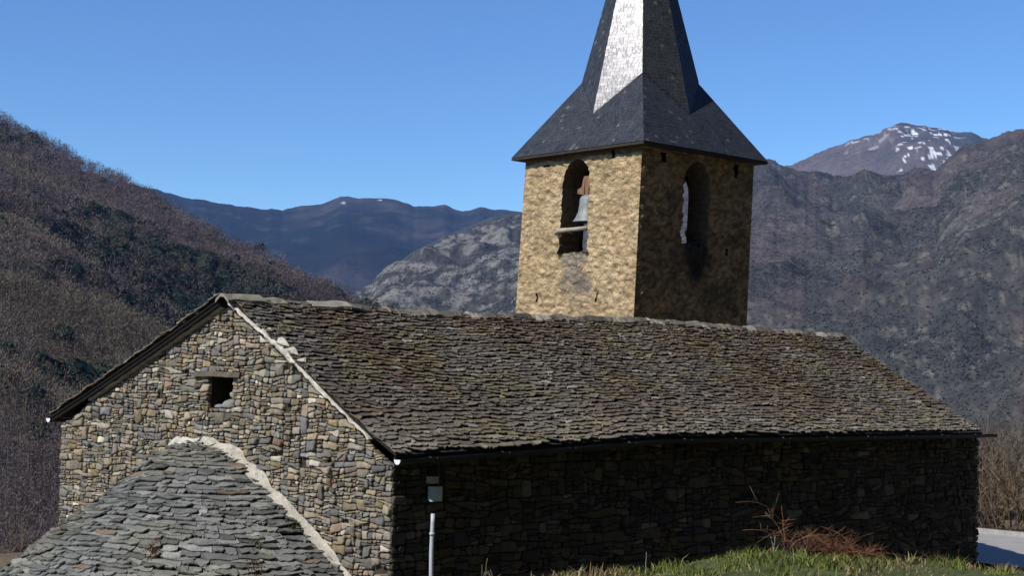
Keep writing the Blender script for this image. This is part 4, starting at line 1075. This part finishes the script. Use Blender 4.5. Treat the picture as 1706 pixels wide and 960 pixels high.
tuft(218, 828, 60, .09, G1, 'mossy tuft high on the left shoulder of the apse roof', 'grass tuft')
tuft(214, 848, 40, .08, (.07, .09, .02), 'small mossy tuft just under the one on the left shoulder', 'grass tuft')
tuft(448, 853, 50, .08, G1, 'thin green tuft halfway down the right side of the apse roof', 'grass tuft')
tuft(360, 808, 34, .06, G1, 'tiny green tuft near the top of the apse roof', 'grass tuft')
tuft(255, 926, 90, .16, (.13, .07, .035), 'reddish brown dead fern at the lower left of the apse roof', 'dead plant', True)
tuft(424, 950, 80, .15, (.12, .065, .035), 'reddish brown dead fern at the bottom edge of the apse roof', 'dead plant', True)

# bare bushes beyond the road on the right
def bush(x, y, h, col, label, group, R, D_, n=26):
    z = float(ground_z(x, y))-.1; h *= .80 if D_ < 60 else .62; root = empty('bare_bush', (x, y, z), label, 'bush', group); mb = MB(); b = np.array([x, y, z])
    tw = []
    for _ in range(n):
        a = R.uniform(0, 6.28); up = R.uniform(.55, .95); l = h*R.uniform(.6, 1.05); p = b+np.array([R.gauss(0, h*.12), R.gauss(0, h*.12), 0]); pts = [p]; d = np.array([math.cos(a)*(1-up), math.sin(a)*(1-up), up])
        for k in range(5):
            d = d+np.array([R.gauss(0, .14), R.gauss(0, .14), R.gauss(.02, .06)]); d /= np.linalg.norm(d); p = p+d*l/5; pts.append(p)
            if k > 0:
                for _2 in range(5):
                    e = d+np.array([R.gauss(0, .55), R.gauss(0, .55), R.gauss(.1, .3)]); e /= np.linalg.norm(e); tw.append((p, e, l*R.uniform(.12, .3)))
        mb.tube(pts, [h*.009*(1-.14*k) for k in range(6)], 4, tuple(np.array(col)*R.uniform(.7, 1.2)))
    mb.build('stems', M_twig, root)
    t = MB()
    for p, e, l in tw:
        w = np.cross(e, np.array([R.gauss(0, 1), R.gauss(0, 1), R.gauss(0, 1)])); w = w/np.linalg.norm(w)*.012; c = tuple(np.array(col)*R.uniform(.8, 1.5)); q = p+e*l
        t.add([p-w, p+w, q], [(0, 1, 2)], c)
        for _ in range(3):
            s = R.uniform(.3, 1); g = e+np.array([R.gauss(0, .6), R.gauss(0, .6), R.gauss(0, .5)]); g = g/np.linalg.norm(g); m = p+e*l*s; t.add([m-w*.7, m+w*.7, m+g*l*.5], [(0, 1, 2)], c)
    t.build('twigs', M_twig, root)
RB = random.Random(3)
def beyond(u, D): p = sky_point(u, 700, D); return p[0], p[1]
for i, (u, D, h, col, lab) in enumerate((
    (1640, 50, 3.0, (.15, .11, .08), 'bare brown bush beside the far corner of the church'),
    (1690, 49, 3.2, (.14, .105, .07), 'bare brown bush at the right frame edge behind the kerb'),
    (1664, 55, 3.6, (.13, .10, .08), 'taller grey brown bush behind the first two by the road'),
    (1715, 56, 3.8, (.11, .10, .05), 'greenish brown bush cut by the right frame edge'),
    (1612, 57, 3.4, (.15, .115, .09), 'bush half hidden behind the far corner of the church'),
    (1640, 66, 4.2, (.12, .10, .085), 'pale grey bush in the middle row beyond the road'),
    (1690, 68, 4.4, (.11, .095, .08), 'grey twiggy bush in the middle row on the right'),
    (1660, 82, 5.2, (.105, .09, .08), 'tall thin grey bush at the back of the thicket'),
    (1712, 84, 5.4, (.10, .09, .075), 'tall grey bush at the back by the right frame edge'))):
    x, y = beyond(u, D); bush(x, y, h, col, lab, 'bare bushes beyond the road', RB, D)
# dry weeds on the earth shoulder at far left
for u, D, lab in ((45, 37, 'pale dry weed stalks behind the apse at far left'), (20, 39, 'low dry weeds on the earth mound at the left edge')):
    x, y = beyond(u, D); stem_plant('dry_weed', at_ground(x, y), dry(16, .9), (.20, .165, .12), lab, 'dry plant', rad=.008, twigs=4)
